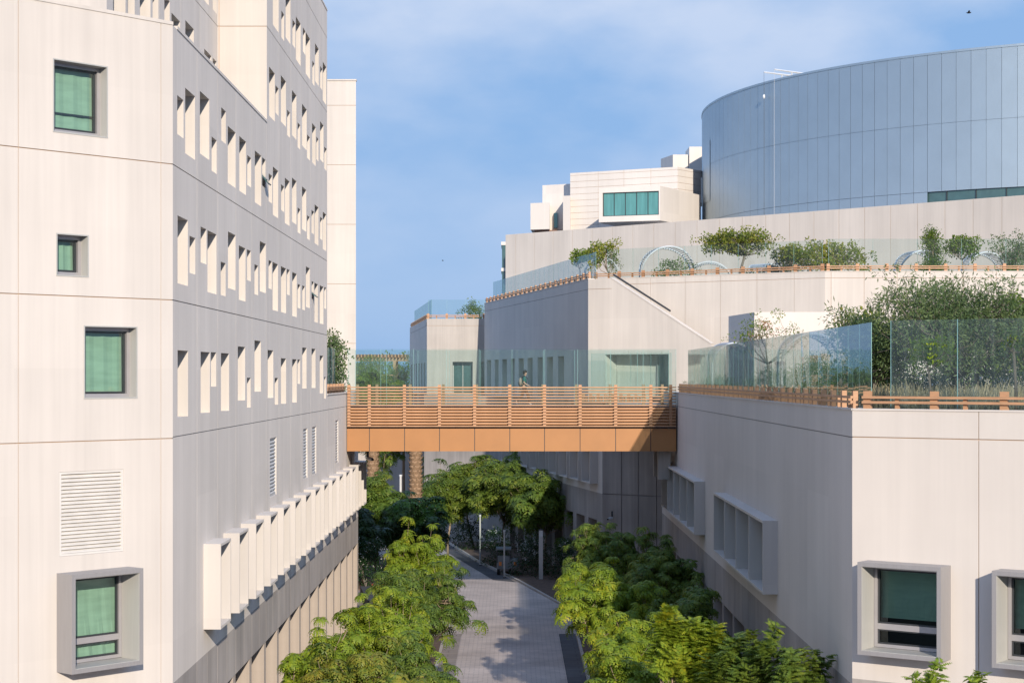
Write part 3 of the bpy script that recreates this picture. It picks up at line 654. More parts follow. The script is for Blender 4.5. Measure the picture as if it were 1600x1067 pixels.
glass_fence('glass screen rising along the left edge of the upper terrace', FM, .3, 37, 5.55, 7.6, 1.6, mat='screen_clear')
wood_fence('brown railing along the left edge of the upper terrace', FM, .2, 37.5, 5.96, 1.7)
glass_fence('long clear glass screen along the front of the upper terrace', FW, .4, 14.6, 5.5, 7.8, 1.7, mat='screen_clear')
wood_fence('brown railing along the slanting front of the upper terrace', FW, .2, 15.2, 6.0, 1.7)
glass_fence('clear glass screen on the right part of the upper terrace', FX, .3, 23, 5.5, 7.85, 2.6, mat='screen_clear')
wood_fence('orange railing on the right part of the upper terrace', FX, .2, 23.5, 5.998, 1.7)
glass_fence('freestanding glass screen in front of the recess in the stair wall', FT, .85, 6.45, -1.44, 1.42, 1.4, inset=.9, mat='screen_clear')
wood_fence('short weathered railing in front of the recess in the stair wall', FT, .6, 4.9, -1.44, .55, inset=1.4)

# low block with a bright front in front of the terrace wall
kb = thing('rooftop_block', 'small white block with a bright front below the terrace wall', 'building', (15.5, 92, -1.2))
FK = frame((11.75, 90), (1, 0), (0, -1)); m = MB(); m.field(FK, 0, 9, -1.2, 3.15, (), [3.9, 7.4], (), mg=1); m.build('front_wall', [M['white_panel'], M['sealant']], kb)
m = MB(); m.prism([(11.76, 90.04), (20.7, 90.04), (20.7, 96), (11.2, 96)], -1.2, 3.14); m.build('body', M['white_panel'], kb)

# back wall building carrying the white offices and the drum
bw = thing('plinth_building', 'broad cream panelled wall behind the terrace gardens', 'building', (20, 150, 5.5))
FB2 = frame((-.55, 158.7), (.709, -.705), (-.705, -.709))
m = MB(); m.field(FB2, 0, 75, 5.0, 12.15, (), [2.2*k+1.2 for k in range(34)], (), .04, .04); m.build('front_wall', [M['cream'], M['sealant']], bw)
m = MB(); e0, e1 = FB2(0, -.06, 0), FB2(75, -.06, 0); h = (.705*90, .709*90)
m.prism([e0[:2], e1[:2], (e1[0]+h[0], e1[1]+h[1]), (e0[0]+h[0], e0[1]+h[1])], 5, 12.12); m.build('body', M['cream'], bw)

# shaded block at the far end of the terrace
fb = thing('end_block', 'low concrete block with a roof railing at the end of the bridge walkway', 'building', (-4, 152, -13))
FE = frame((-6.97, 152), (1, 0), (0, -1)); FG = frame((-6.97, 152), (-.1046, .9945), (-.9945, -.1046))
m = MB(); m.field(FE, 0, 7, -1.45, 4.78, [(2.1, 3.75, -1.4, 1.25, .9), (4.3, 6.4, -1.4, 1.25, .9)], (), [4.2]); m.build('front_wall', [M['far_concrete'], M['sealant']], fb)
sl = [(2.6+4.2*k, 4.4+4.2*k, -1.3, 1.2, .4) for k in range(6)]
m = MB(); m.field(FG, 0, 28, -1.45, 4.78, sl, (), [4.2], mg=2); m.build('shaded_wall', [M['podium'], M['sealant'], M['shadow_gap']], fb)
for w in ((2.1, 3.75, -1.4, 1.25), (4.3, 6.4, -1.4, 1.25)): window(fb, FE, w, .9, .07, 'pane', mull=((w[0]+w[1])/2,))
for w in sl: window(fb, FG, w, .4)
m = MB(); m.prism([(-7, 152.2), (0, 152.2), (0, 180), (-9.7, 179.8)], 4.2, 4.5); m.build('roof', M['deck'], fb)
m = MB(); m.prism([(-7.2, 152), (4, 140), (4, 200), (-30, 200), (-30, 190), (-8.3, 190)], -13, -1.46); m.build('lower_body', M['base'], fb)
wood_fence('brown railing on the roof edge of the far end block', FE, .1, 6.2, 4.78, 1.6)
glass_fence('pale glass screen on the roof of the far end block', FE, .1, 6.2, 4.7, 6.35, 1.5, inset=-.4, mat='screen_clear')
glass_fence('pale glass screen receding along the roof of the far end block', FG, .1, 27, 4.7, 6.35, 2.2, inset=-.4, mat='screen_clear')
wood_fence('brown railing receding along the roof of the far end block', FG, .1, 27, 4.78, 2.2)

# far walkway podium on the left
fp = thing('far_terrace', 'distant tan terrace wall beneath the trees left of the end block', 'terrace', (-20, 190, -13))
m = MB(); m.box(-60, -8.6, 186, 260, -13, -1.3); m.box(-60, -9.0, 186.2, 187, -1.29, -.75); m.build('wall', M['far_concrete'], fp)
FZ = frame((-30, 186), (1, 0), (0, -1))
wood_fence('distant wooden fence on the tan terrace wall', FZ, 8, 20.4, -.75, 3.6, 1.05, .95)
glass_fence('distant glass screen behind the wooden fence', FZ, 8, 20.6, -.6, 1.9, 3, inset=-3)
pg = thing('wooden_pergola', 'distant reddish wooden pergola with toothed beams at the horizon', 'pergola', (-14, 215, -1.3))
m = MB(); m.box(-19.5, -12.2, 214.9, 215.15, 1.85, 2.25); m.box(-19.5, -12.2, 218.9, 219.15, 1.85, 2.25); m.build('beam', M['wood'], pg)
m = MB(); m.box(-.06, .06, 213.9-215, 220.2-215, 2.27, 2.62); rr = m.build('rafter', M['wood'], link=False).data
for k in range(19): at('rafter', rr, pg, (-19.3+.39*k, 215, 0))
m = MB(); m.box(-.16, .16, -.16, .16, -1.3, 1.85); rr = m.build('post', M['wood'], link=False).data
for x in (-19.2, -13.6): at('post', rr, pg, (x, 215, 0)); at('post', rr, pg, (x, 219, 0))

rng = random.Random(5)
# white stepped offices
wo = thing('white_office', 'white stepped office building with a cantilevered glazed box', 'building', (10, 182, 12))
Fo = frame((5.8, 185), (10.2, -5.6), (-5.6, -10.2)); Lm = math.hypot(10.2, 5.6)
gh = [12.6+.62*k for k in range(13)]
m = MB(); m.field(Fo, 0, Lm, 11.9, 20.3, (), [3.1, 5.9, 8.8], gh, .03, .03)
Fo2 = frame((16.0, 179.4), (2.6, 3.4), (3.4, -2.6)); m.field(Fo2, 0, 4.3, 11.9, 20.3, (), [1.5, 3], gh, .03, .03)
m.poly([Fo(0, 0, 11.9), Fo(0, -10, 11.9), Fo(0, -10, 20.3), Fo(0, 0, 20.3)])
m.poly([Fo(0, 0, 20.3), Fo(Lm, 0, 20.3), Fo2(4.3, 0, 20.3), Fo(Lm, -10, 20.3), Fo(0, -10, 20.3)])
m.build('main_volume', [M['white_panel'], M['sealant']], wo)
Fc = frame((8.1, 173.2), (5.55, -2.1), (-2.1, -5.55)); Lc = math.hypot(5.55, 2.1)
m = MB(); hw = (.35, Lc-.12, 14.95, 17.15)
m.field(Fc, 0, Lc, 14.42, 17.62, [hw+(.25,)], ()); 
for z in (14.42, 17.62): m.poly([Fc(0, 0, z), Fc(Lc, 0, z), Fc(Lc+1.2, -10, z), Fc(0, -11, z)])
m.poly([Fc(Lc, 0, 14.42), Fc(Lc+1.2, -10, 14.42), Fc(Lc+1.2, -10, 17.62), Fc(Lc, 0, 17.62)]); m.poly([Fc(0, 0, 14.42), Fc(0, -11, 14.42), Fc(0, -11, 17.62), Fc(0, 0, 17.62)])
m.build('cantilevered_box', M['white_panel'], wo)
window(wo, Fc, hw, .22, .06, 'pane_teal', 'ribbon_window', 'dark_metal', mull=[hw[0]+(hw[1]-hw[0])*k/5 for k in range(1, 5)])
m = MB()
m.prism([(3.1, 189), (6.4, 187.2), (8, 200), (4, 200)], 11.9, 19.5); m.build('left_volume', M['white_panel'], wo)
m = MB(); m.prism([(1.85, 186), (3.75, 185.2), (3.9, 190), (2.1, 190)], 14.75, 17.4); m.prism([(5.05, 183.6), (5.75, 183.3), (6, 188), (5.3, 188)], 11.9, 17.9); m.build('bay_box', M['white_panel'], wo)
m = MB(); m.box(4.25, 4.6, 187.98, 188.3, 15.1, 16.6); m.build('slot_window', M['pane_teal'], wo)
m = MB(); m.prism([(2.3, 187), (5.6, 186), (5.6, 189), (2.3, 189.5)], 11.9, 14.74); m.build('brown_base', M['brick'], wo)
m = MB(); m.prism([(17.6, 203), (19.3, 203), (19.2, 208), (16.6, 207)], 19, 24.3); m.prism([(19.35, 202.5), (22, 202.5), (22, 207), (19.35, 207)], 19, 25.1); m.build('roof_box', M['white_panel'], wo)
# striped facade sliver at the far left
sb = thing('banded_building', 'narrow dark-windowed building edge with white floor bands far behind', 'building', (-1, 200, 5))
m = MB(); m.box(-1.08, .4, 200, 206, 5, 14.4); m.build('body', M['pane'], sb)
bm_ = MB(); bm_.box(-1.16, .44, 199.92, 206, 0, .35); bb = bm_.build('floor_band', M['white_panel'], link=False).data
for k in range(5): at('floor_band', bb, sb, (0, 0, 14.2-2.9*k*.97))

# drum
dr = thing('drum_building', 'large blue-grey metal clad drum building at upper right', 'building', (59.6, 180.7, 12))
DC, DRr, DZ = (59.6, 180.7), 40.9, 25.85
def ang(u):     # bearing on the drum seen at this column: solved from the drum's own circle
    k = (u-800)/2900; a = 1+k*k; b = -2*(k*DC[0]+DC[1]); c = DC[0]**2+DC[1]**2-DRr**2
    Y = (-b-math.sqrt(max(0, b*b-4*a*c)))/(2*a); return math.atan2(Y-DC[1], k*Y-DC[0])
m = MB(); n = 208; zs = [12.0, 14.85, 20.27, DZ]; gp_ = .00035; a0, a1 = ang(1434)+0, ang(1434)+1.2
def P(a, z, r=DRr): return (DC[0]+r*math.cos(a), DC[1]+r*math.sin(a), z)
for i in range(n):
    b0, b1 = 2*math.pi*i/n+gp_, 2*math.pi*(i+1)/n-gp_; b2 = 2*math.pi*(i+1)/n+gp_
    for z0, z1 in zip(zs[:-1], zs[1:]):
        lo = z0+.014 if z0 > 12 else z0; hi = z1-.014 if z1 < DZ else z1
        if z0 == 12.0 and a0 < b0-2*math.pi*(b0 > math.pi) < a1: hi = 13.55; lo = 12
        m.poly([P(b0, lo), P(b1, lo), P(b1, hi), P(b0, hi)])
        m.poly([P(b1, lo), P(b1, lo, DRr-.012), P(b1, hi, DRr-.012), P(b1, hi)]); m.poly([P(b2, lo), P(b2, lo, DRr-.012), P(b2, hi, DRr-.012), P(b2, hi)])
        if hi < DZ: m.poly([P(b0, hi), P(b2, hi), P(b2, hi, DRr-.02), P(b0, hi, DRr-.02)])
m.build('cladding', M['alu'], dr)
m = MB(); m.prism([P(2*math.pi*i/120, 0, DRr-.06)[:2] for i in range(120)], 12, 14.0); m.prism([P(2*math.pi*i/120, 0, DRr-.02)[:2] for i in range(832)], 14.86, 25.7); m.build('core', M['alu'], dr)
m = MB()
k = 60
for i in range(k):
    t0, t1 = a0+(a1-a0)*i/k, a0+(a1-a0)*(i+1)/k
    m.poly([P(t0, 13.5, DRr-.2), P(t1, 13.5, DRr-.2), P(t1, 14.9, DRr-.2), P(t0, 14.9, DRr-.2)], 0)
    if i % 3 == 0: m.hexa([P(t0, 13.5, DRr-.25), P(t0, 13.5, DRr-.1), P(t0+.0012, 13.5, DRr-.1), P(t0+.0012, 13.5, DRr-.25), P(t0, 14.9, DRr-.25), P(t0, 14.9, DRr-.1), P(t0+.0012, 14.9, DRr-.1), P(t0+.0012, 14.9, DRr-.25)], 1)
m.build('ribbon_window', [M['pane'], M['dark_metal']], dr)
m = MB()
for i in range(n):
    b0, b1 = 2*math.pi*i/n, 2*math.pi*(i+1)/n
    m.hexa([P(b0, DZ, DRr-.6), P(b0, DZ, DRr+.05), P(b1, DZ, DRr+.05), P(b1, DZ, DRr-.6), P(b0, DZ+.18, DRr-.6), P(b0, DZ+.18, DRr+.05), P(b1, DZ+.18, DRr+.05), P(b1, DZ+.18, DRr-.6)])
m.build('rim', M['alu'], dr)
m = MB(); m.prism([P(2*math.pi*i/120, 0, DRr-.5)[:2] for i in range(120)], 25.0, 25.5); m.build('roof', M['deck'], dr)
ap = ang(1103); m = MB()
for i in range(6):
    t0, t1 = ap-.06+.02*i, ap-.04+.02*i
    m.poly([P(t0, 16.8, DRr+.05), P(t1, 16.8, DRr+.05), P(t1, 22.6, DRr+.05), P(t0, 22.6, DRr+.05)])
m.build('access_panel', M['alu'], dr)
for i, u in enumerate((1199, 1215)):
    t = ang(u); d = thing('roof_davit', ['thin window-cleaning arm on the drum roof, the left one', 'thin window-cleaning arm on the drum roof, the right one'][i], 'davit', P(t, DZ+.18, DRr-1.5))
    a = MB(); c0, c1 = Vector(P(t, DZ+.95, DRr+.35)), Vector(P(t, DZ+.8, DRr-3.2)); a.tube([c0, c1], [.07, .09], 5); a.build('arm', M['white_steel'], d)
    a = MB(); a.tube([P(t, DZ+.18, DRr-1.5), P(t, DZ+.9, DRr-1.5)], .06, 5); a.build('mast', M['white_steel'], d)
    a = MB(); a.tube([c0, (c0.x, c0.y, 13.2)], .014, 4); a.build('cable', M['dark_metal'] if i == 0 else M['pole'], d)
    if i == 0: a = MB(); a.ball((c0.x, c0.y, DZ-1.2), .12, 6, 4, 1, 1, 1.8); a.build('hook_weight', M['white_steel'], d)

# ------------------------------------------------------------------ plants
def frond(ln, pairs, ll, lw, elev, droop, rng):
    """one compound leaf along +x as leaflet quads"""
    Q = []
    for i in range(pairs):
        t = .18+.82*i/(pairs-1); e = elev-droop*t
        x = ln*t*math.cos(elev-droop*t*.5); z = ln*t*math.sin(elev-droop*t*.5)
        sc = math.sin(math.pi*(.25+.62*t))
        for sgn in (-1, 1):
            d = np.array([.45*math.cos(e), sgn*.9, .45*math.sin(e)-.22-rng.random()*.2]); d /= np.linalg.norm(d)
            a = np.array([math.cos(e), 0, math.sin(e)])
            p = np.array([x, 0, z]); l = ll*sc*(.85+.3*rng.random()); w = lw*sc
            Q.append([p, p+d*l*.45+a*w*.5, p+d*l, p+d*l*.45-a*w*.5])
    return Q
def rotz(Q, t):
    c, s = math.cos(t), math.sin(t); Rm = np.array([[c, -s, 0], [s, c, 0], [0, 0, 1]]); return [[Rm@p for p in q] for q in Q]
def whorl(seed, nf=11, ln=.40, pairs=6, ll=.15, lw=.095, elev=.35, droop=1.9):
    rng = random.Random(seed); Q = []
    for k in range(nf):
        Q += rotz(frond(ln*(.8+.4*rng.random()), pairs, ll, lw, elev+.5*(rng.random()-.4), droop*(.7+.6*rng.random()), rng), 2*math.pi*k/nf+rng.random()*.5)
    return np.array(Q)
def shoot(seed, h=1.1, tiers=11, ln=.38, pairs=7, ll=.14, lw=.08):
    rng = random.Random(seed); Q = []
    for k in range(tiers):
        for j in range(5):
            z = h*(.08+.92*(k+rng.random())/tiers)
            f = rotz(frond(ln*(1-.12*k/tiers)*rng.uniform(.65, 1.2), pairs, ll, lw, rng.uniform(.1, .7)+.35*k/tiers, rng.uniform(.5, 1.2), rng), rng.random()*6.28)
            o = np.array([rng.gauss(0, .02), rng.gauss(0, .02), z]); Q += [[p+o for p in q] for q in f]
    return np.array(Q)
def clump(seed, n=26, r=.34, ll=.13, lw=.08, flat=.6):
    rng = random.Random(seed); Q = []
    for k in range(n):
        d = np.array([rng.gauss(0, 1), rng.gauss(0, 1), rng.gauss(0, flat)]); d /= np.linalg.norm(d)
        p = d*r*rng.random()**.4*np.array([1, 1, flat]); u = np.cross(d, [rng.random(), rng.random(), rng.random()]); u /= np.linalg.norm(u)
        d2 = d*.6+np.array([0, 0, rng.uniform(-.5, .5)]); l = ll*(.7+.6*rng.random())
        Q.append([p, p+d2*l*.5+u*lw*.5, p+d2*l, p+d2*l*.5-u*lw*.5])
    return np.array(Q)
def feather(seed, n=36, r=.4):
    return clump(seed, 46, r, .17, .036, .55)
def blades(seed, n=40, r=.5, h=.8, lw=.02):
    rng = random.Random(seed); Q = []
    for k in range(n):
        a, b = rng.random()*6.28, rng.random()**.5*r; p = np.array([b*math.cos(a), b*math.sin(a), 0]); hh = h*(.6+.5*rng.random())
        ln = np.array([rng.gauss(0, .25), rng.gauss(0, .25), 1])*hh; u = np.array([math.cos(a*3), math.sin(a*3), 0])*lw
        Q.append([p-u, p+u, p+ln+u*.2, p+ln-u*.2])
    return np.array(Q)
TPL = {'droop': [whorl(i) for i in range(4)], 'droop_far': [whorl(i+10, 8, .55, 5, .26, .14) for i in range(3)],
       'shoot': [shoot(i) for i in range(3)], 'clump': [clump(i) for i in range(4)], 'broad': [clump(i+20, 22, .3, .17, .12, .7) for i in range(4)],
       'feather': [feather(i) for i in range(4)], 'small': [clump(i+40, 30, .3, .08, .045, .8) for i in range(4)], 'blades': [blades(i) for i in range(3)],
       'petal': [clump(i+60, 5, .09, .09, .08, .9) for i in range(3)]}
def scatter_leaves(name, kind, pts, mat, parent, rng, smin=.8, smax=1.25, lean=.5):
    """pts: (position, axis); one leaf template on each, as one mesh"""
    off = np.array(wl(parent)) if parent is not None else np.zeros(3)
    T = TPL[kind]; V = []
    for p, ax in pts:
        t = T[rng.randrange(len(T))]
        z = Vector(ax)*lean + Vector((rng.gauss(0, .2), rng.gauss(0, .2), 1))*(1-lean*.5); z.normalize()
        x = z.cross(Vector((math.cos(rng.random()*6.28), math.sin(rng.random()*6.28), .1))).normalized(); y = z.cross(x)
        Mx = np.array([[x.x, y.x, z.x], [x.y, y.y, z.y], [x.z, y.z, z.z]])*rng.uniform(smin, smax)
        V.append((t.reshape(-1, 3)@Mx.T)+np.array(p)-off)
    V = np.concatenate(V); n = len(V); me = bpy.data.meshes.new(name)
    me.vertices.add(n); me.vertices.foreach_set('co', V.astype(np.float32).ravel())
    me.loops.add(n); me.loops.foreach_set('vertex_index', np.arange(n, dtype=np.int32))
    me.polygons.add(n//4); me.polygons.foreach_set('loop_start', np.arange(0, n, 4, dtype=np.int32))
    me.update(calc_edges=True); me.validate()
    me.materials.append(M[mat])
    o = bpy.data.objects.new(name, me); C.objects.link(o)
    if parent is not None: o.parent = parent
    return o
def tree(name, label, base, h, r, kind='droop', mat='leaf_bright', seed=1, lobes=7, tips=110, trunk=.4, tr=.09, flat=.75, bark='bark', cat='tree', group=None, smin=.8, smax=1.25, twigs=.8, multi=1, lean=.5, spread=.7, low=0, shell=.45):
    rng = random.Random(seed); t = thing(name, label, cat, base, group=group)
    B = Vector(base); tm = MB(); tops = []
    for q in range(multi):
        a = rng.random()*6.28; b0 = B + Vector((math.cos(a), math.sin(a), 0))*(.12*(multi > 1))
        top = B + Vector((rng.gauss(0, .12)*r+math.cos(a)*.25*r*(multi > 1), rng.gauss(0, .12)*r+math.sin(a)*.25*r*(multi > 1), h*trunk))
        mid = (b0+top)/2 + Vector((rng.gauss(0, .06), rng.gauss(0, .06), 0))*r
        tm.tube([b0-Vector((0, 0, .05)), mid, top], [tr*1.15, tr*.9, tr*.75], 7); tops.append(top)
    pts = []; cz = h*trunk*.9+low; ch = h-cz
    for k in range(lobes):
        a = 2*math.pi*k/lobes+rng.random()*.9; rr = r*spread*rng.uniform(.35, 1.1) if k else 0
        c = B + Vector((rr*math.cos(a), rr*math.sin(a), cz+ch*(rng.uniform(.28, .72) if k else .62)))
        lr = r*rng.uniform(.36, .55); lz = min(lr*flat*1.15, (B.z+h-c.z)*1.0)
        s = tops[k % len(tops)]; m1 = s.lerp(c, .5)+Vector((rng.gauss(0, .1)*r, rng.gauss(0, .1)*r, -.05*h))
        tm.tube([s-Vector((0, 0, .1)), m1, c], [tr*.6, tr*.4, tr*.2], 5)
        for j in range(tips//lobes):
            d = Vector((rng.gauss(0, 1), rng.gauss(0, 1), rng.gauss(0, 1))).normalized()
            f = rng.random()**shell; far = rng.random() < .12
            if far: f *= rng.uniform(1.2, 1.5)
            p = c + Vector((d.x*lr*f, d.y*lr*f, d.z*lz*f+(.04*ch if d.z > 0 else 0)))
            if p.z < B.z+cz*.75: continue
            pts.append((p, d))
            if far or rng.random() < twigs: 
                q1 = m1.lerp(c, rng.uniform(.3, 1)); tm.tube([q1, q1.lerp(p, .55)+Vector((0, 0, -.06*r)), p], [tr*.2, tr*.13, tr*.07], 3, cap=False)
    tm.build('trunk', M[bark], t, True)
    scatter_leaves('crown', kind, pts, mat, t, rng, smin, smax, lean)
    return t
def shrub(name, label, base, h, r, kind='small', mat='leaf_dark', seed=1, tips=70, cat='shrub', group=None, ry=None, flowers=0, smin=.8, smax=1.3, fmat='flower'):
    rng = random.Random(seed); t = thing(name, label, cat, base, group=group); B = Vector(base); pts = []; ry = ry or r
    sm = MB()
    for k in range(5):
        a = rng.random()*6.28; e = B+Vector((r*.5*math.cos(a), ry*.5*math.sin(a), h*.6)); sm.tube([B, B.lerp(e, .5)+Vector((0, 0, h*.08)), e], [.03, .025, .012], 4)
    for k in range(tips):
        a, f, zf = rng.random()*6.28, rng.random()**.5, rng.random()**.7
        w = math.sqrt(max(.05, 1-(zf*.95)**3))*(.85+.3*math.sin(a*3+seed))
        pts.append((B+Vector((r*f*w*math.cos(a), ry*f*w*math.sin(a), h*zf*(.9+.15*math.sin(a*2+seed)))), Vector((math.cos(a), math.sin(a), .6))))
    sm.build('stem', M['bark_grey'], t)
    scatter_leaves('foliage', kind, pts, mat, t, rng, smin, smax)
    if flowers:
        fl = [(p+d*.12+Vector((0, -.1, .1)), d) for p, d in pts if (p-B).z > h*.35]; rng.shuffle(fl)
        scatter_leaves('flowers', 'petal', fl[:flowers], fmat, t, rng)
    return t

# street trees near the camera
ST = dict(lobes=11, flat=1.0, shell=.62)
GL, GR = 'young trees along the left of the lane', 'young trees along the right of the lane'
tree('street_tree', 'tall yellow-green tree left of the path nearest the bridge', (-4.5, 87, -13), 5.9, 2.1, seed=3, tips=232, group=GL, trunk=.42, **ST)
tree('street_tree', 'broad leafy tree behind the front ones at the left path edge', (-3.8, 73, -13), 5.75, 2.25, 'droop', 'leaf_mid', 5, tips=263, group=GL, **ST)
tree('street_tree', 'bushy green tree left of the path, right of the pale piers', (-4.2, 64, -13), 5.85, 2.0, seed=8, tips=232, group=GL, **ST)
tree('street_tree', 'sparse small-crowned tree in front of the grey piers', (-5.7, 55, -13), 6.25, 1.5, seed=12, tips=93, group=GL, spread=.85, trunk=.55, smin=.75, smax=1.0, **ST)
tree('street_tree', 'yellowish open tree at the bottom edge, left of the path', (-4.0, 52.5, -13), 5.55, 1.9, 'droop', 'leaf_gold', 15, tips=155, group=GL, spread=.75, **ST)
tree('street_tree', 'green tree overhanging the left path edge low in view', (-2.8, 57, -13), 5.1, 1.55, 'droop', 'leaf_mid', 19, tips=170, group=GL, **ST)
tree('street_tree', 'tree right of the path with sunlit top near the bridge shadow', (4.7, 85, -13), 6.4, 2.4, 'droop', 'leaf_mid', 23, tips=248, group=GR, trunk=.45, **ST)
tree('street_tree', 'dark shaded tree close to the right shaded wall', (6.5, 80, -13), 6.2, 1.75, 'droop', 'leaf_mid', 27, tips=201, group=GR, **ST)
tree('street_tree', 'sunlit tree leaning over the right path edge', (3.8, 69, -13), 5.9, 2.0, 'droop', 'leaf_bright', 31, tips=232, group=GR, **ST)
tree('street_tree', 'dark green tree behind the upright shoots on the right', (6.0, 64, -13), 6.4, 1.8, 'droop', 'leaf_mid', 35, tips=201, group=GR, **ST)
tree('street_tree', 'tree with tall upright leafy shoots right of the path', (4.9, 50, -13), 6.25, 1.3, 'shoot', 'leaf_bright', 39, lobes=7, tips=48, group=GR, lean=.12, trunk=.5, spread=.8, smin=.85, smax=1.15)
tree('street_tree', 'tree with separate upright shoots against the shaded wall', (6.6, 47.5, -13), 6.3, 1.35, 'shoot', 'leaf_mid', 43, lobes=7, tips=30, group=GR, lean=.12, trunk=.55, spread=.9, smin=.85, smax=1.15)
tree('street_tree', 'low bright tree at the bottom edge right of the path', (3.5, 52.5, -13), 5.4, 1.6, 'droop', 'leaf_bright', 47, tips=170, group=GR, **ST)
tree('street_tree', 'bare-branched pale tree at the bottom edge among the upright shoots', (5.2, 46, -13), 5.2, 1.2, 'droop', 'leaf_gold', 51, tips=55, group=GR, twigs=1, smin=.5, smax=.8, spread=.8, **ST)
tree('street_tree', 'leafy tip rising in front of the first framed window on the right', (8.05, 36.5, -13), 7.45, .8, 'shoot', 'leaf_bright', 55, lobes=4, tips=12, group=GR, lean=.2, trunk=.75, smin=.55, smax=.8)
tree('street_tree', 'small leafy tip at the bottom between the two framed windows', (9.15, 36, -13), 7.3, .6, 'shoot', 'leaf_bright', 59, lobes=3, tips=7, group=GR, lean=.2, trunk=.8, smin=.5, smax=.7)
tree('street_tree', 'bright rounded tree between the sunlit leaning tree and the shoots', (4.2, 59, -13), 5.6, 1.7, 'droop', 'leaf_bright', 62, tips=217, group=GR, **ST)
tree('street_tree', 'bright tree behind the leaning one on the right path edge', (3.7, 77, -13), 5.6, 1.8, 'droop', 'leaf_bright', 64, tips=217, group=GR, **ST)
# trees beyond the bridge
GM = 'trees in the courtyard beyond the bridge'
K = dict(kind='droop_far', group=GM, smin=1.0, smax=1.5, lobes=9, flat=1.0)
tree('courtyard_tree', 'olive tree under the bridge between the thick palm and middle tree', (-2.9, 141, -13), 7.4, 2.9, mat='leaf_mid', seed=61, tips=210, **K)
tree('courtyard_tree', 'middle tree with reddish branches under the bridge', (-.4, 131, -13), 7.0, 3.0, mat='leaf_mid', seed=65, tips=240, trunk=.4, **K)
tree('courtyard_tree', 'tree at the right end of the row below the boxed windows', (2.2, 125, -13), 6.4, 2.7, mat='leaf_mid', seed=69, tips=220, **K)
tree('courtyard_tree', 'pale grey-green tree right behind the thick palm trunk', (-5.6, 158, -13), 8.0, 2.8, mat='leaf_olive', seed=73, tips=150, **K)
tree('courtyard_tree', 'green tree in the corner beside the white window surrounds', (-9.2, 124, -13), 7.1, 2.4, mat='leaf_mid', seed=77, tips=190, **K)
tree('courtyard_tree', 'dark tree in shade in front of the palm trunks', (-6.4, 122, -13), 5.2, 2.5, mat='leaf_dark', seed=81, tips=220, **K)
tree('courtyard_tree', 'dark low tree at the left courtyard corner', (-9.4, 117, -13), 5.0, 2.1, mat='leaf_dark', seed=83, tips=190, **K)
tree('courtyard_tree', 'distant tree seen between the two palm trunks', (-12, 175, -13), 9.5, 3.0, mat='leaf_mid', seed=85, tips=80, **K)
tree('courtyard_tree', 'shaded tree filling the gap right of the thick palm trunk', (-4.6, 133, -13), 6.6, 2.3, mat='leaf_mid', seed=87, tips=190, **K)
tree('courtyard_tree', 'back tree below the dark wall in the middle under the bridge', (-2.4, 152, -13), 8.6, 3.0, mat='leaf_mid', seed=89, tips=190, **K)
tree('courtyard_tree', 'back tree beside the boxed windows of the stepped building', (1.4, 139, -13), 7.4, 2.6, mat='leaf_mid', seed=93, tips=190, **K)
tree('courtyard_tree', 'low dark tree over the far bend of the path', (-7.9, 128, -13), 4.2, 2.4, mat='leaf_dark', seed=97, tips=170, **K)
tree('tall_tree', 'tall round tree seen through the bridge glass beside the white slab', (-11.9, 160, -13), 14.2, 2.6, 'droop_far', 'leaf_mid', 98, tips=170, trunk=.72, tr=.16, lobes=9, smin=1, smax=1.5)
tree('tall_tree', 'tall thin grey tree seen through the bridge glass beside the end block', (-10.3, 176, -13), 14.8, 1.6, 'small', 'leaf_olive', 99, tips=150, trunk=.75, tr=.14, lobes=8, smin=1, smax=1.5)
SHG = 'white-flowered bushes beyond the bridge'
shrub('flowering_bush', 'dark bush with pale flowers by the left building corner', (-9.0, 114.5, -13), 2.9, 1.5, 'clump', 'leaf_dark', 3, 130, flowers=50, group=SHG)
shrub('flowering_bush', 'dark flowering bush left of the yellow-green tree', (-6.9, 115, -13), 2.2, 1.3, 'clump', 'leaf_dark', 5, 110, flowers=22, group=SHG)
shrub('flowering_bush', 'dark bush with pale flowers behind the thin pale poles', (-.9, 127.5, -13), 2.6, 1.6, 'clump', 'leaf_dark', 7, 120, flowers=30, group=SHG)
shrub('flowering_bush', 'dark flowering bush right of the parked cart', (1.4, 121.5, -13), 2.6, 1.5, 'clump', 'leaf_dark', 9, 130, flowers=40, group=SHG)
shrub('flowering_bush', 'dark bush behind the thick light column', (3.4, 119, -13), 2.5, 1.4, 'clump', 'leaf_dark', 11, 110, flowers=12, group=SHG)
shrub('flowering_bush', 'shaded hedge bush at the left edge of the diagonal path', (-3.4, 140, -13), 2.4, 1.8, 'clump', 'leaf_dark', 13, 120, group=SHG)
shrub('red_flower_plant', 'small plant with a red flower head beside the charcoal bench', (-7.85, 110, -13), .95, .5, 'clump', 'leaf_mid', 15, 30, 'plant', flowers=9, fmat='red_flower')
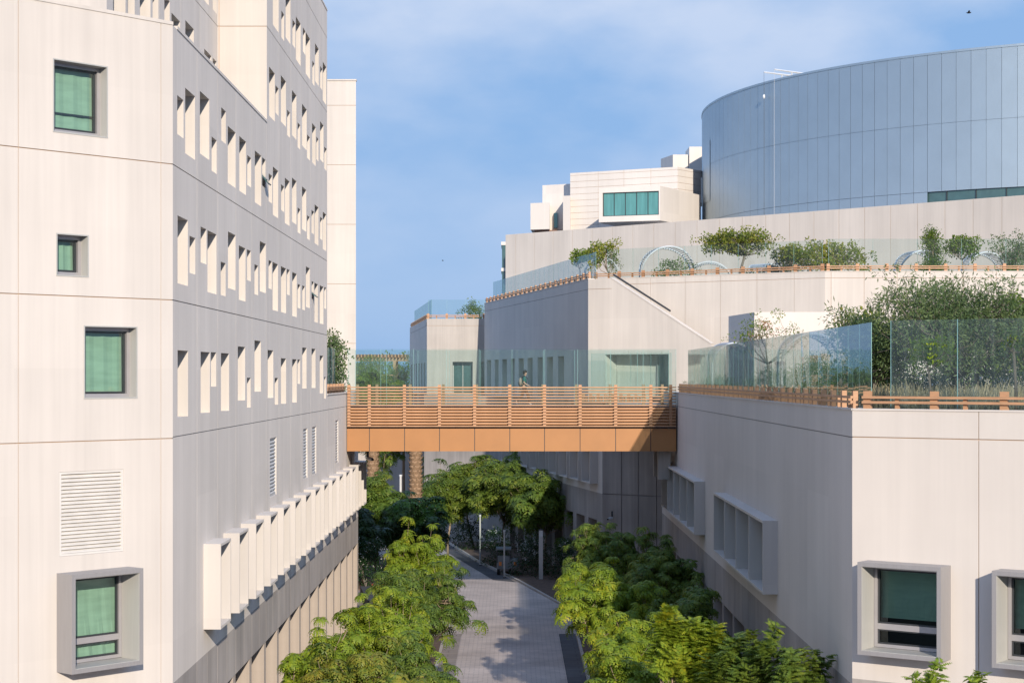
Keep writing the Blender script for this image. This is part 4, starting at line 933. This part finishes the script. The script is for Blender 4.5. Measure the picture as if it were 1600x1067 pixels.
# palms
for i, (x, y, rad, lab) in enumerate(((-9.6, 128, .42, 'slimmer palm trunk at the left end under the bridge'), (-6.75, 130, .46, 'thick palm trunk left of the middle under the bridge'))):
    t = thing('palm_tree', lab, 'palm', (x, y, -13), group='palms under the bridge'); rng = random.Random(i+4)
    a = MB(); k = 12
    for j in range(34):
        z = -13+.31*j
        a.tube([(x, y, z), (x, y, z+.2), (x, y, z+.31)], [rad*.82, rad*1.06, rad*.86], k, cap=False)
        for q in range(9):
            th = 2*math.pi*(q+.5*(j % 2))/9+rng.random()*.2; c, s = math.cos(th), math.sin(th); u = Vector((-s, c, 0))*.09
            p = Vector((x+c*rad*.85, y+s*rad*.85, z+.05)); e = Vector((x+c*rad*1.25, y+s*rad*1.25, z+.3+rng.random()*.08))
            a.poly([p-u, p+u, e+u*.6, e-u*.6])
    a.build('trunk', M['palm_bark'], t); Q = []; a = MB()
    for q in range(22):
        th = q*2.4; el = rng.uniform(-.1, .75); c, s = math.cos(th), math.sin(th); prev = None
        for j in range(9):
            f = j/8; rr = 1.7*f*math.cos(el)+.2; zz = -2.6+1.3*f*math.sin(el)*1.2-1.1*f*f
            p = Vector((x+c*rr, y+s*rr, zz)); 
            if prev is not None:
                for sg in (-1, 1):
                    o = Vector((-s, c, 0))*sg*.38*(1-.4*f)+Vector((c, s, 0))*.15-Vector((0, 0, .12)); w = Vector((c, s, 0))*.05
                    a.poly([prev-w, prev+w, prev+o+w*.3, prev+o-w*.3]); pm_ = prev.lerp(p, .5); a.poly([pm_-w, pm_+w, pm_+o+w*.3, pm_+o-w*.3])
            prev = p
    a.build('crown', M['leaf_olive'], t)

# roof garden on the right podium
GT = 'roof garden trees behind the right glass screen'
tree('garden_tree', 'large feathery tree rising above the right glass screen', (12.6, 53, -1.2), 4.2, 2.35, 'feather', 'leaf_olive', 101, lobes=16, tips=560, shell=.6, trunk=.3, tr=.1, bark='bark_grey', group=GT, flat=.8, twigs=.4)
tree('garden_tree', 'feathery tree behind the corner of the two glass screens', (10.9, 54.5, -1.2), 3.2, 1.6, 'feather', 'leaf_olive', 103, lobes=10, tips=260, trunk=.36, tr=.08, bark='bark_grey', group=GT)
tree('garden_tree', 'broad-leaved tree cut off by the right edge', (15.4, 54, -1.2), 3.8, 1.7, 'broad', 'leaf_mid', 105, lobes=10, tips=340, trunk=.4, tr=.08, group=GT)
tree('garden_tree', 'thin young tree with pale trunk inside the right glass screen', (10.15, 44.5, -1.2), 2.3, .68, 'broad', 'leaf_bright', 107, lobes=5, tips=46, trunk=.62, tr=.035, group=GT, smin=.45, smax=.7, low=-.35)
tree('garden_tree', 'pale bare-trunked sapling by the right edge', (11.75, 43.2, -1.2), 2.35, .5, 'broad', 'leaf_mid', 109, lobes=4, tips=14, trunk=.8, tr=.045, group=GT, smin=.4, smax=.6)
tree('garden_tree', 'dark multi-stemmed tree behind the sapling by the right edge', (14.4, 56.5, -1.2), 3.0, 1.9, 'small', 'leaf_mid', 111, lobes=9, tips=330, trunk=.45, tr=.06, multi=3, bark='bark_grey', group=GT)
tree('garden_tree', 'yellow-green tree peeping over the end of the long glass screen', (12.9, 67, -1.2), 3.75, 1.15, 'broad', 'leaf_gold', 113, lobes=6, tips=90, trunk=.5, tr=.06, group=GT)
tree('garden_tree', 'thin open tree with rust leaves against the white block', (11.0, 80, -1.2), 4.15, 1.7, 'clump', 'leaf_mid', 115, lobes=7, tips=62, trunk=.45, tr=.07, group=GT, spread=.8, smin=.6, smax=.95)
rng = random.Random(9)
rt = bpy.data.objects['garden_tree.007']
scatter_leaves('rust_leaves', 'clump', [(Vector((11.1+rng.gauss(0, .28), 79.6+rng.gauss(0, .3), 2.1+rng.gauss(0, .22))), Vector((0, 0, 1))) for k in range(10)], 'leaf_rust', rt, rng, .5, .8)
pts = []
for k in range(420):
    y = rng.uniform(46.5, 58); p = (rng.uniform(9.1, .285*y+.5), y, -1.2); pts.append((Vector(p), Vector((0, 0, 1))))
tag(scatter_leaves('tall_grass', 'blades', pts, 'dry_grass', None, rng, .7, 1.25, .2), 'pale dry grasses under the trees behind the right glass screen', 'grass', kind='stuff')
HG = 'low hedges in the right roof garden'
for k, (s, q, h) in enumerate(((11.0, 58.5, 1.5), (12.7, 60, 1.3), (14.6, 59.5, 1.4), (16.6, 60, 1.6))):
    p = (s, q, -1.2)
    shrub('hedge_shrub', ['dark shrub left of the large feathery tree trunk', 'dark low shrub behind the thin young tree', 'dark shrub right of the thin young tree', 'dark shrub behind the sapling at the right edge'][k], p, h, 2.3, 'small', 'leaf_dark', 120+k, 330, group=HG, flowers=(24, 16, 5, 18)[k])
for k, (x, y, h, r) in enumerate(((10.6, 56, 1.9, 1.6), (10.8, 66, 1.8, 1.7), (11, 78, 1.5, 1.7), (10.2, 92, 1.2, 1.3))):
    shrub('garden_shrub', 'green shrub behind the long reflecting screen, ' + ('nearest its corner', 'second from its corner', 'third from its corner', 'nearest the bridge')[k], (x, y, -1.2), h, r, 'small', 'leaf_mid', 130+k, 200, group='shrubs behind the reflecting screen')
shrub('potted_plant', 'tiny plant at the bridge end of the long reflecting screen', (8.62, 91.9, -.9), .75, .22, 'small', 'leaf_mid', 141, 14, 'plant', smin=.4, smax=.6)
shrub('oleander_shrub', 'pointed-leaf shrub beside the grey tower at the bridge', (-9.3, 96, -1.44), 3.6, 1.0, 'clump', 'leaf_olive', 143, 170, smin=1.0, smax=1.5)

# upper terrace garden
GU = 'trees on the upper terrace'
tree('terrace_tree', 'flat-topped umbrella tree on the terrace in front of the panelled wall', (13.75, 113, 5.55), 3.5, 2.4, 'broad', 'leaf_gold', 151, lobes=14, tips=250, trunk=.55, tr=.09, flat=.4, group=GU, bark='bark_grey', twigs=.5, shell=.6)
tree('terrace_tree', 'lit tree right behind the corner of the upper glass screen', (19.3, 113, 5.55), 2.6, 2.9, 'broad', 'leaf_gold', 153, lobes=12, tips=230, flat=.6, trunk=.38, tr=.07, group=GU)
tree('terrace_tree', 'tree with brownish top left of the screen corner', (17.0, 112, 5.55), 2.75, 1.0, 'broad', 'leaf_gold', 155, lobes=6, tips=80, trunk=.4, tr=.06, group=GU)
tree('terrace_tree', 'tall slim tree with pointed top in front of a white arch', (24.5, 108, 5.55), 3.2, .85, 'clump', 'leaf_mid', 157, lobes=7, tips=110, trunk=.2, tr=.05, group=GU, flat=1.5, spread=.3)
tree('terrace_tree', 'round open tree right of the pointed one', (26.2, 108, 5.55), 2.7, .95, 'broad', 'leaf_mid', 159, lobes=6, tips=80, trunk=.5, tr=.05, group=GU)
tree('terrace_tree', 'wispy grey-green tree at the right end of the upper terrace', (29.0, 107.5, 5.55), 2.7, 1.3, 'clump', 'leaf_olive', 161, lobes=8, tips=110, trunk=.25, tr=.05, group=GU, flat=1.3)
tree('terrace_tree', 'dense grey-green bush tree cut by the right edge of the terrace', (31.0, 109, 5.55), 2.4, 1.3, 'clump', 'leaf_olive', 163, lobes=8, tips=150, trunk=.2, tr=.05, group=GU, flat=1.1)
tree('terrace_tree', 'open shrub-like tree at the left corner of the upper screen', (5.75, 114.2, 5.55), 2.8, .95, 'broad', 'leaf_gold', 165, lobes=7, tips=60, trunk=.3, tr=.05, group=GU, flat=1.2)
tree('terrace_tree', 'small sapling top above the sloping glass, left one', (4.3, 119, 5.55), 2.9, .5, 'broad', 'leaf_mid', 167, lobes=4, tips=34, trunk=.5, tr=.04, group=GU)
tree('terrace_tree', 'small sapling top above the sloping glass, right one', (5.2, 121, 5.55), 3.2, .6, 'broad', 'leaf_mid', 169, lobes=4, tips=40, trunk=.5, tr=.04, group=GU)
GB_ = 'bushes on the upper terrace'
for k, (x, y, h, r, mt, lab) in enumerate(((9.8, 113, 1.6, 1.6, 'leaf_mid', 'low spreading green bush beneath the white arches'), (15.2, 118, 1.1, .8, 'leaf_mid', 'small bush right of the umbrella tree'), (16.6, 114.5, 2.2, 1.2, 'leaf_dark', 'dark feathery bush by the screen corner'), (24.3, 107.5, 1.3, 1.2, 'leaf_mid', 'bush at the foot of the pointed tree'), (28.6, 107, .7, 1.4, 'leaf_mid', 'low hedge at the right end of the upper terrace'), (20.8, 111, .7, 1.5, 'leaf_gold', 'low hedge behind the orange terrace railing'))):
    shrub('terrace_bush', lab, (x, y, 5.55), h, r, 'clump', mt, 171+k, 80, group=GB_)
shrub('terrace_bush', 'green bush on the roof of the far end block', (-3.2, 153.5, 4.5), 1.7, 1.4, 'clump', 'leaf_mid', 181, 80, group=GB_)
tree('distant_tree', 'round green tree under the distant pergola', (-16.2, 208, -1.3), 3.7, 1.9, 'clump', 'leaf_mid', 191, tips=150, trunk=.2, smin=1.2, smax=1.8)
tree('distant_tree', 'grey bare-looking tree left of the far end block', (-10.2, 200, -1.3), 4.5, 1.35, 'small', 'leaf_olive', 193, tips=110, trunk=.35, smin=1.0, smax=1.6)
shrub('distant_bush', 'dark green low bush between the pergola posts', (-13.0, 206, -1.3), 2.2, .9, 'clump', 'leaf_mid', 195, 70)

rng = random.Random(21); pts = []
for k in range(420):
    x = rng.uniform(-62, -9); pts.append((Vector((x, rng.uniform(236, 256), -1.3+rng.random()**1.3*(2.6+1.1*math.sin(x*.7)+.8*math.sin(x*1.9)))), Vector((0, -.5, .8))))
tag(scatter_leaves('distant_trees', 'clump', pts, 'leaf_mid', None, rng, 3.2, 5.5), 'band of distant trees at the horizon behind the pergola', 'trees', kind='stuff')
# white arch canopies
def canopy(label, x, y, rad, z=5.55, rz=0, legs=1.0, depth=1.8):
    t = thing('arch_canopy', label, 'canopy', (x, y, z), group='white steel arch canopies'); c, s = math.cos(rz), math.sin(rz)
    def W_(u, v, w): return (x+u*c-v*s, y+u*s+v*c, z+w)
    for v in (-depth/2, depth/2):
        a = MB(); n = 20; pts = []
        for k in range(n+1):
            th = math.pi*(k/n); pts.append(W_(rad*math.cos(th), v*(.35+.65*math.sin(th)), legs+rad*1.0*math.sin(th)*.95))
        a.tube([W_(rad, v*.35, 0)]+pts+[W_(-rad, v*.35, 0)], .06, 6); a.build('rib', M['white_steel'], t)
    a = MB()
    for k in range(3, 30):
        th = math.pi*k/32; w = depth/2*(.35+.65*math.sin(th))*.98
        p = [W_(rad*math.cos(th), q, legs+rad*.95*math.sin(th)+.04) for q in (-w, w)]; a.tube(p, .024, 4)
    a.build('slats', M['white_steel'], t)
for args in (('leftmost white arch behind the corner shrub', 5.7, 118.5, 1.05), ('tall white arch left of the umbrella tree', 9.7, 116.5, 1.65, 5.55, .15), ('low white arch behind the umbrella tree trunk', 12.9, 121.5, 1.55, 5.0, -.1), ('white arch right of the umbrella tree', 17.9, 119, 1.35, 5.3), ('white arch behind the screen corner tree', 15.9, 118, .6, 5.55, .6),
             ('white arch half hidden by the pointed tree', 24.6, 112.5, 1.35, 5.3, .2), ('white arch between the round tree and the right end bushes', 28.5, 112.5, 1.15, 5.4, .1)): canopy(*args)
canopy('low white arch top behind the reflecting screen near the bridge', 10.8, 92, 1.0, -1.2, .2, 1.9); canopy('low white arch top behind the reflecting screen by the white block', 12.1, 76, 1.15, -1.2, .1, 1.85)

# ------------------------------------------------------------------ lane furniture
LP = 'pale light poles beyond the bridge'
def pole(label, x, y, top, r=.055):
    t = thing('light_pole', label, 'light pole', (x, y, -13), group=LP)
    a = MB(); a.tube([(x, y, -13), (x, y, top)], r, 8); a.build('shaft', M['pole'], t)
    a = MB(); a.tube([(x, y, top), (x, y, top+.12)], r*1.3, 8); a.build('lamp_head', M['white_steel'], t)
    a = MB(); a.tube([(x, y, -12.99), (x, y, -12.93)], r*2, 10); a.build('base_plate', M['dark_metal'], t)
pole('thin pale pole farthest back on the diagonal path', -4.15, 142, -10.0); pole('thin pale pole second along the diagonal path', -2.2, 128, -9.6); pole('thin pale pole in front of the parked cart', -.5, 120.2, -10.0); pole('pale pole between the palm trunks', -9.0, 150, -8.0, .1)
def light_column(label, x, y, w, top):
    t = thing('light_column', label, 'light column', (x, y, -13), group='square light columns')
    a = MB(); a.box(x-w/2, x+w/2, y-w/2, y+w/2, -13, top-.5); a.build('shaft', M['pole'], t)
    a = MB(); a.box(x-w/2+.01, x+w/2-.01, y-w/2+.01, y+w/2-.01, top-.49, top-.06); a.build('diffuser', M['white_steel'], t)
    a = MB(); a.box(x-w/2-.005, x+w/2+.005, y-w/2-.005, y+w/2+.005, top-.055, top); a.build('cap', M['dark_metal'], t)
light_column('square pale light column right of the cart', 1.85, 119.0, .26, -9.75); light_column('pale column standing inside the yellow-green tree', -6.15, 100, .28, -10.1)
# cart
ct = thing('utility_cart', 'small grey utility cart parked in shade behind the thin pole', 'cart', (-.55, 122.5, -13), 0)
def cb(name, mat, *boxes):
    a = MB()
    for b in boxes: a.box(*b)
    return a.build(name, M[mat], ct)
cb('body', 'cart', (-1.0, -.1, 121.9, 123.6, -12.6, -12.2), (-1.0, -.1, 122.0, 122.5, -12.2, -11.75)); cb('roof', 'cart', (-1.05, -.05, 121.9, 123.4, -11.35, -11.25)); cb('cargo_box', 'cart', (.0-.12, .42, 121.7, 122.7, -12.5, -11.95))
for q in ((-1.0, 121.95), (-.15, 121.95), (-1.0, 123.3), (-.15, 123.3)): cb('roof_post', 'dark_metal', (q[0], q[0]+.05, q[1], q[1]+.05, -12.2, -11.35))
for q in ((-.9, 122.15), (-.15, 122.15), (-.9, 123.3), (-.15, 123.3)):
    a = MB(); a.tube([(q[0]-.08, q[1], -12.75), (q[0]+.08, q[1], -12.75)], .24, 12); w_ = a.build('wheel', M['rubber'], ct)
    a = MB(); a.tube([(q[0]-.1, q[1], -12.75), (q[0]+.1, q[1], -12.75)], .11, 10); a.build('rim', M['cart'], w_)
for x in (-.85, .12): cb('tail_light', 'amber', (x, x+.17, 121.66, 121.7, -12.35, -12.1))
# bench
t = thing('stone_bench', 'long charcoal stone bench beside the left building corner', 'bench', (-8.2, 107.5, -13))
a = MB(); a.hexa([(-8.05, 103.6, -12.9), (-7.45, 103.6, -12.9), (-8.45, 110.6, -12.9), (-9.05, 110.6, -12.9), (-8.05, 103.6, -12.45), (-7.45, 103.6, -12.45), (-8.45, 110.6, -12.45), (-9.05, 110.6, -12.45)]); a.build('seat', M['charcoal'], t)
a = MB(); a.hexa([(-7.95, 103.8, -13), (-7.55, 103.8, -13), (-8.55, 110.4, -13), (-8.95, 110.4, -13), (-7.95, 103.8, -12.9), (-7.55, 103.8, -12.9), (-8.55, 110.4, -12.9), (-8.95, 110.4, -12.9)]); a.build('plinth', M['charcoal'], t)
# security cameras
def seccam(label, x, y, z, d):
    t = thing('security_camera', label, 'camera', (x, y, z), group='white security cameras')
    a = MB(); a.box(x-.05, x+.05, y-.05, y+.05, z-.05, z+.4); a.build('bracket', M['dark_metal'], t)
    a = MB(); a.tube([(x, y, z), (x+d*.25, y-.2, z-.06)], [.085, .085], 8); a.build('housing', M['white_steel'], t)
    a = MB(); a.ball((x+d*.27, y-.22, z-.07), .06); a.build('lens', M['rubber'], t)
seccam('white camera under the left end of the bridge', -7.3, 94, -4.1, 1); seccam('white camera on the dark wall right of the boxed windows', 6.05, 112.2, -8.5, -1)
# birds
def bird(label, x, y, z, s):
    t = thing('bird', label, 'bird', (x, y, z), group='birds in the sky')
    a = MB(); a.ball((x, y, z), .09*s, 8, 6, 2.4, .9, .8); a.ball((x+.2*s, y, z+.03*s), .06*s, 6, 5); a.build('body', M['rubber'], t)
    for sg in (-1, 1):
        a = MB(); a.hexa([(x-.1*s, y, z), (x+.12*s, y, z), (x+.02*s, y+sg*.5*s, z+.12*s), (x-.12*s, y+sg*.5*s, z+.12*s), (x-.1*s, y, z+.03*s), (x+.12*s, y, z+.03*s), (x+.02*s, y+sg*.5*s, z+.14*s), (x-.12*s, y+sg*.5*s, z+.14*s)]); a.build('wing', M['rubber'], t)
bird('dark bird flying in the sky at upper right', 24.6, 100, 19.6, .55); bird('tiny dark bird in the sky left of the end block', -5.6, 150, 9.4, .35)

# ------------------------------------------------------------------ the person on the bridge
PX, PY, PZ = .62, 94.4, -1.44
def skin(name, mat, parent, verts, edges, sub=2, root=0):
    me = bpy.data.meshes.new(name); me.from_pydata([(PX+v[0]-wl(parent).x, PY+v[1]-wl(parent).y, PZ+v[2]-wl(parent).z) for v in verts], edges, [])
    me.materials.append(M[mat]); o = bpy.data.objects.new(name, me); C.objects.link(o); o.parent = parent
    o.modifiers.new('Skin', 'SKIN').use_smooth_shade = True
    for i, v in enumerate(verts):
        s = me.skin_vertices[0].data[i]; s.radius = (v[3], v[4] if len(v) > 4 else v[3]); s.use_root = i == root
    if sub: o.modifiers.new('Sub', 'SUBSURF').levels = sub; o.modifiers['Sub'].render_levels = sub
    return o
ps = thing('person', 'person in a teal shirt and dark trousers walking right across the bridge', 'person', (PX, PY, PZ))
bv = [(0, 0, .95, .125, .10), (0, 0, 1.12, .115, .10), (.02, 0, 1.32, .13, .10), (.03, 0, 1.46, .06), (.05, 0, 1.54, .052), (.065, 0, 1.62, .085), (.06, 0, 1.70, .085), (.15, 0, 1.615, .022),
      (.02, -.17, 1.42, .055), (-.02, -.23, 1.15, .042), (.2, -.22, 1.02, .033), (.27, -.215, .995, .03),
      (.02, .17, 1.42, .055), (-.06, .23, 1.16, .042), (.1, .24, .96, .033), (.15, .24, .92, .03),
      (.02, .09, .9, .085), (.2, .09, .52, .06), (.27, .09, .1, .045), (.4, .09, .04, .035),
      (-.02, -.09, .9, .085), (-.1, -.09, .5, .06), (-.42, -.09, .2, .045), (-.34, -.09, .08, .035)]
be = [(0, 1), (1, 2), (2, 3), (3, 4), (4, 5), (5, 6), (5, 7), (2, 8), (8, 9), (9, 10), (10, 11), (2, 12), (12, 13), (13, 14), (14, 15), (0, 16), (16, 17), (17, 18), (18, 19), (0, 20), (20, 21), (21, 22), (22, 23)]
for base, hx, hy, hz in ((11, .27, -.215, .995), (15, .15, .24, .92)):       # five fingers on each hand
    for j, (dx, dy, dz) in enumerate(((.075, -.03, -.03), (.09, -.01, -.04), (.085, .012, -.045), (.07, .03, -.045), (.04, -.055, .015))):
        i = len(bv); bv += [(hx+dx*.5, hy+dy*.9, hz+dz*.4, .009), (hx+dx, hy+dy, hz+dz, .008)]; be += [(base, i), (i, i+1)]
skin('body', 'skin', ps, bv, be)
sv = [(0, 0, .84, .15, .13), (0, 0, .95, .142, .12), (0, 0, 1.12, .13, .115), (.02, 0, 1.33, .145, .115), (.03, 0, 1.46, .075), (.02, -.175, 1.42, .07), (-.02, -.23, 1.2, .06), (.02, .175, 1.42, .07), (-.05, .23, 1.2, .06)]
skin('shirt', 'shirt', ps, sv, [(0, 1), (1, 2), (2, 3), (3, 4), (3, 5), (5, 6), (3, 7), (7, 8)])
tv = [(0, 0, .98, .13, .11), (.02, .09, .88, .1), (.2, .09, .52, .075), (.265, .09, .13, .062), (-.02, -.09, .88, .1), (-.1, -.09, .5, .075), (-.4, -.09, .22, .062)]
skin('trousers', 'trouser', ps, tv, [(0, 1), (1, 2), (2, 3), (0, 4), (4, 5), (5, 6)])
skin('shoe', 'shoe', ps, [(.25, .09, .06, .05), (.33, .09, .045, .05), (.43, .09, .04, .038)], [(0, 1), (1, 2)], 1); skin('shoe', 'shoe', ps, [(-.45, -.09, .17, .05), (-.4, -.09, .1, .05), (-.32, -.09, .045, .038)], [(0, 1), (1, 2)], 1)
a = MB(); a.ball((PX+.045, PY, PZ+1.72), .108, 14, 10, 1.02, .92, .85); a.ball((PX+.0, PY, PZ+1.66), .09, 12, 8, .75, 1, 1.1); a.build('hair', M['hair'], ps, True)
for sg in (-1, 1):
    a = MB(); a.ball((PX+.135, PY+sg*.035, PZ+1.655), .013, 6, 5); a.build('eye', M['hair'], ps, True); a = MB(); a.ball((PX+.06, PY+sg*.09, PZ+1.63), .03, 6, 5, .8, .4, 1.2); a.build('ear', M['skin'], ps, True)
a = MB(); a.box(PX+.125, PX+.148, PY-.025, PY+.025, PZ+1.572, PZ+1.582); a.build('mouth', M['brick'], ps)
bp_ = thing('backpack', "beige and black backpack worn on the walking person's back", 'backpack', (PX-.2, PY, PZ+1.2))
a = MB()
for k in range(7): pass
a.ball((PX-.19, PY, PZ+1.2), .2, 14, 10, .46, .8, 1.1); a.build('bag', M['pack'], bp_, True)
a = MB(); a.ball((PX-.25, PY, PZ+1.13), .12, 12, 8, .45, .9, 1.0); a.build('pocket', M['rubber'], bp_, True)
for sg in (-1, 1):
    a = MB(); a.tube([(PX-.12, PY+sg*.11, PZ+1.4), (PX+.02, PY+sg*.12, PZ+1.52), (PX+.16, PY+sg*.12, PZ+1.38), (PX+.12, PY+sg*.13, PZ+1.15), (PX-.12, PY+sg*.12, PZ+1.02)], .022, 6); a.build('strap', M['rubber'], bp_, True)

# lift everything so that the street is at height zero
for o in C.objects:
    if o.parent is None and o.type in ('MESH', 'EMPTY'): o.location.z += EYE
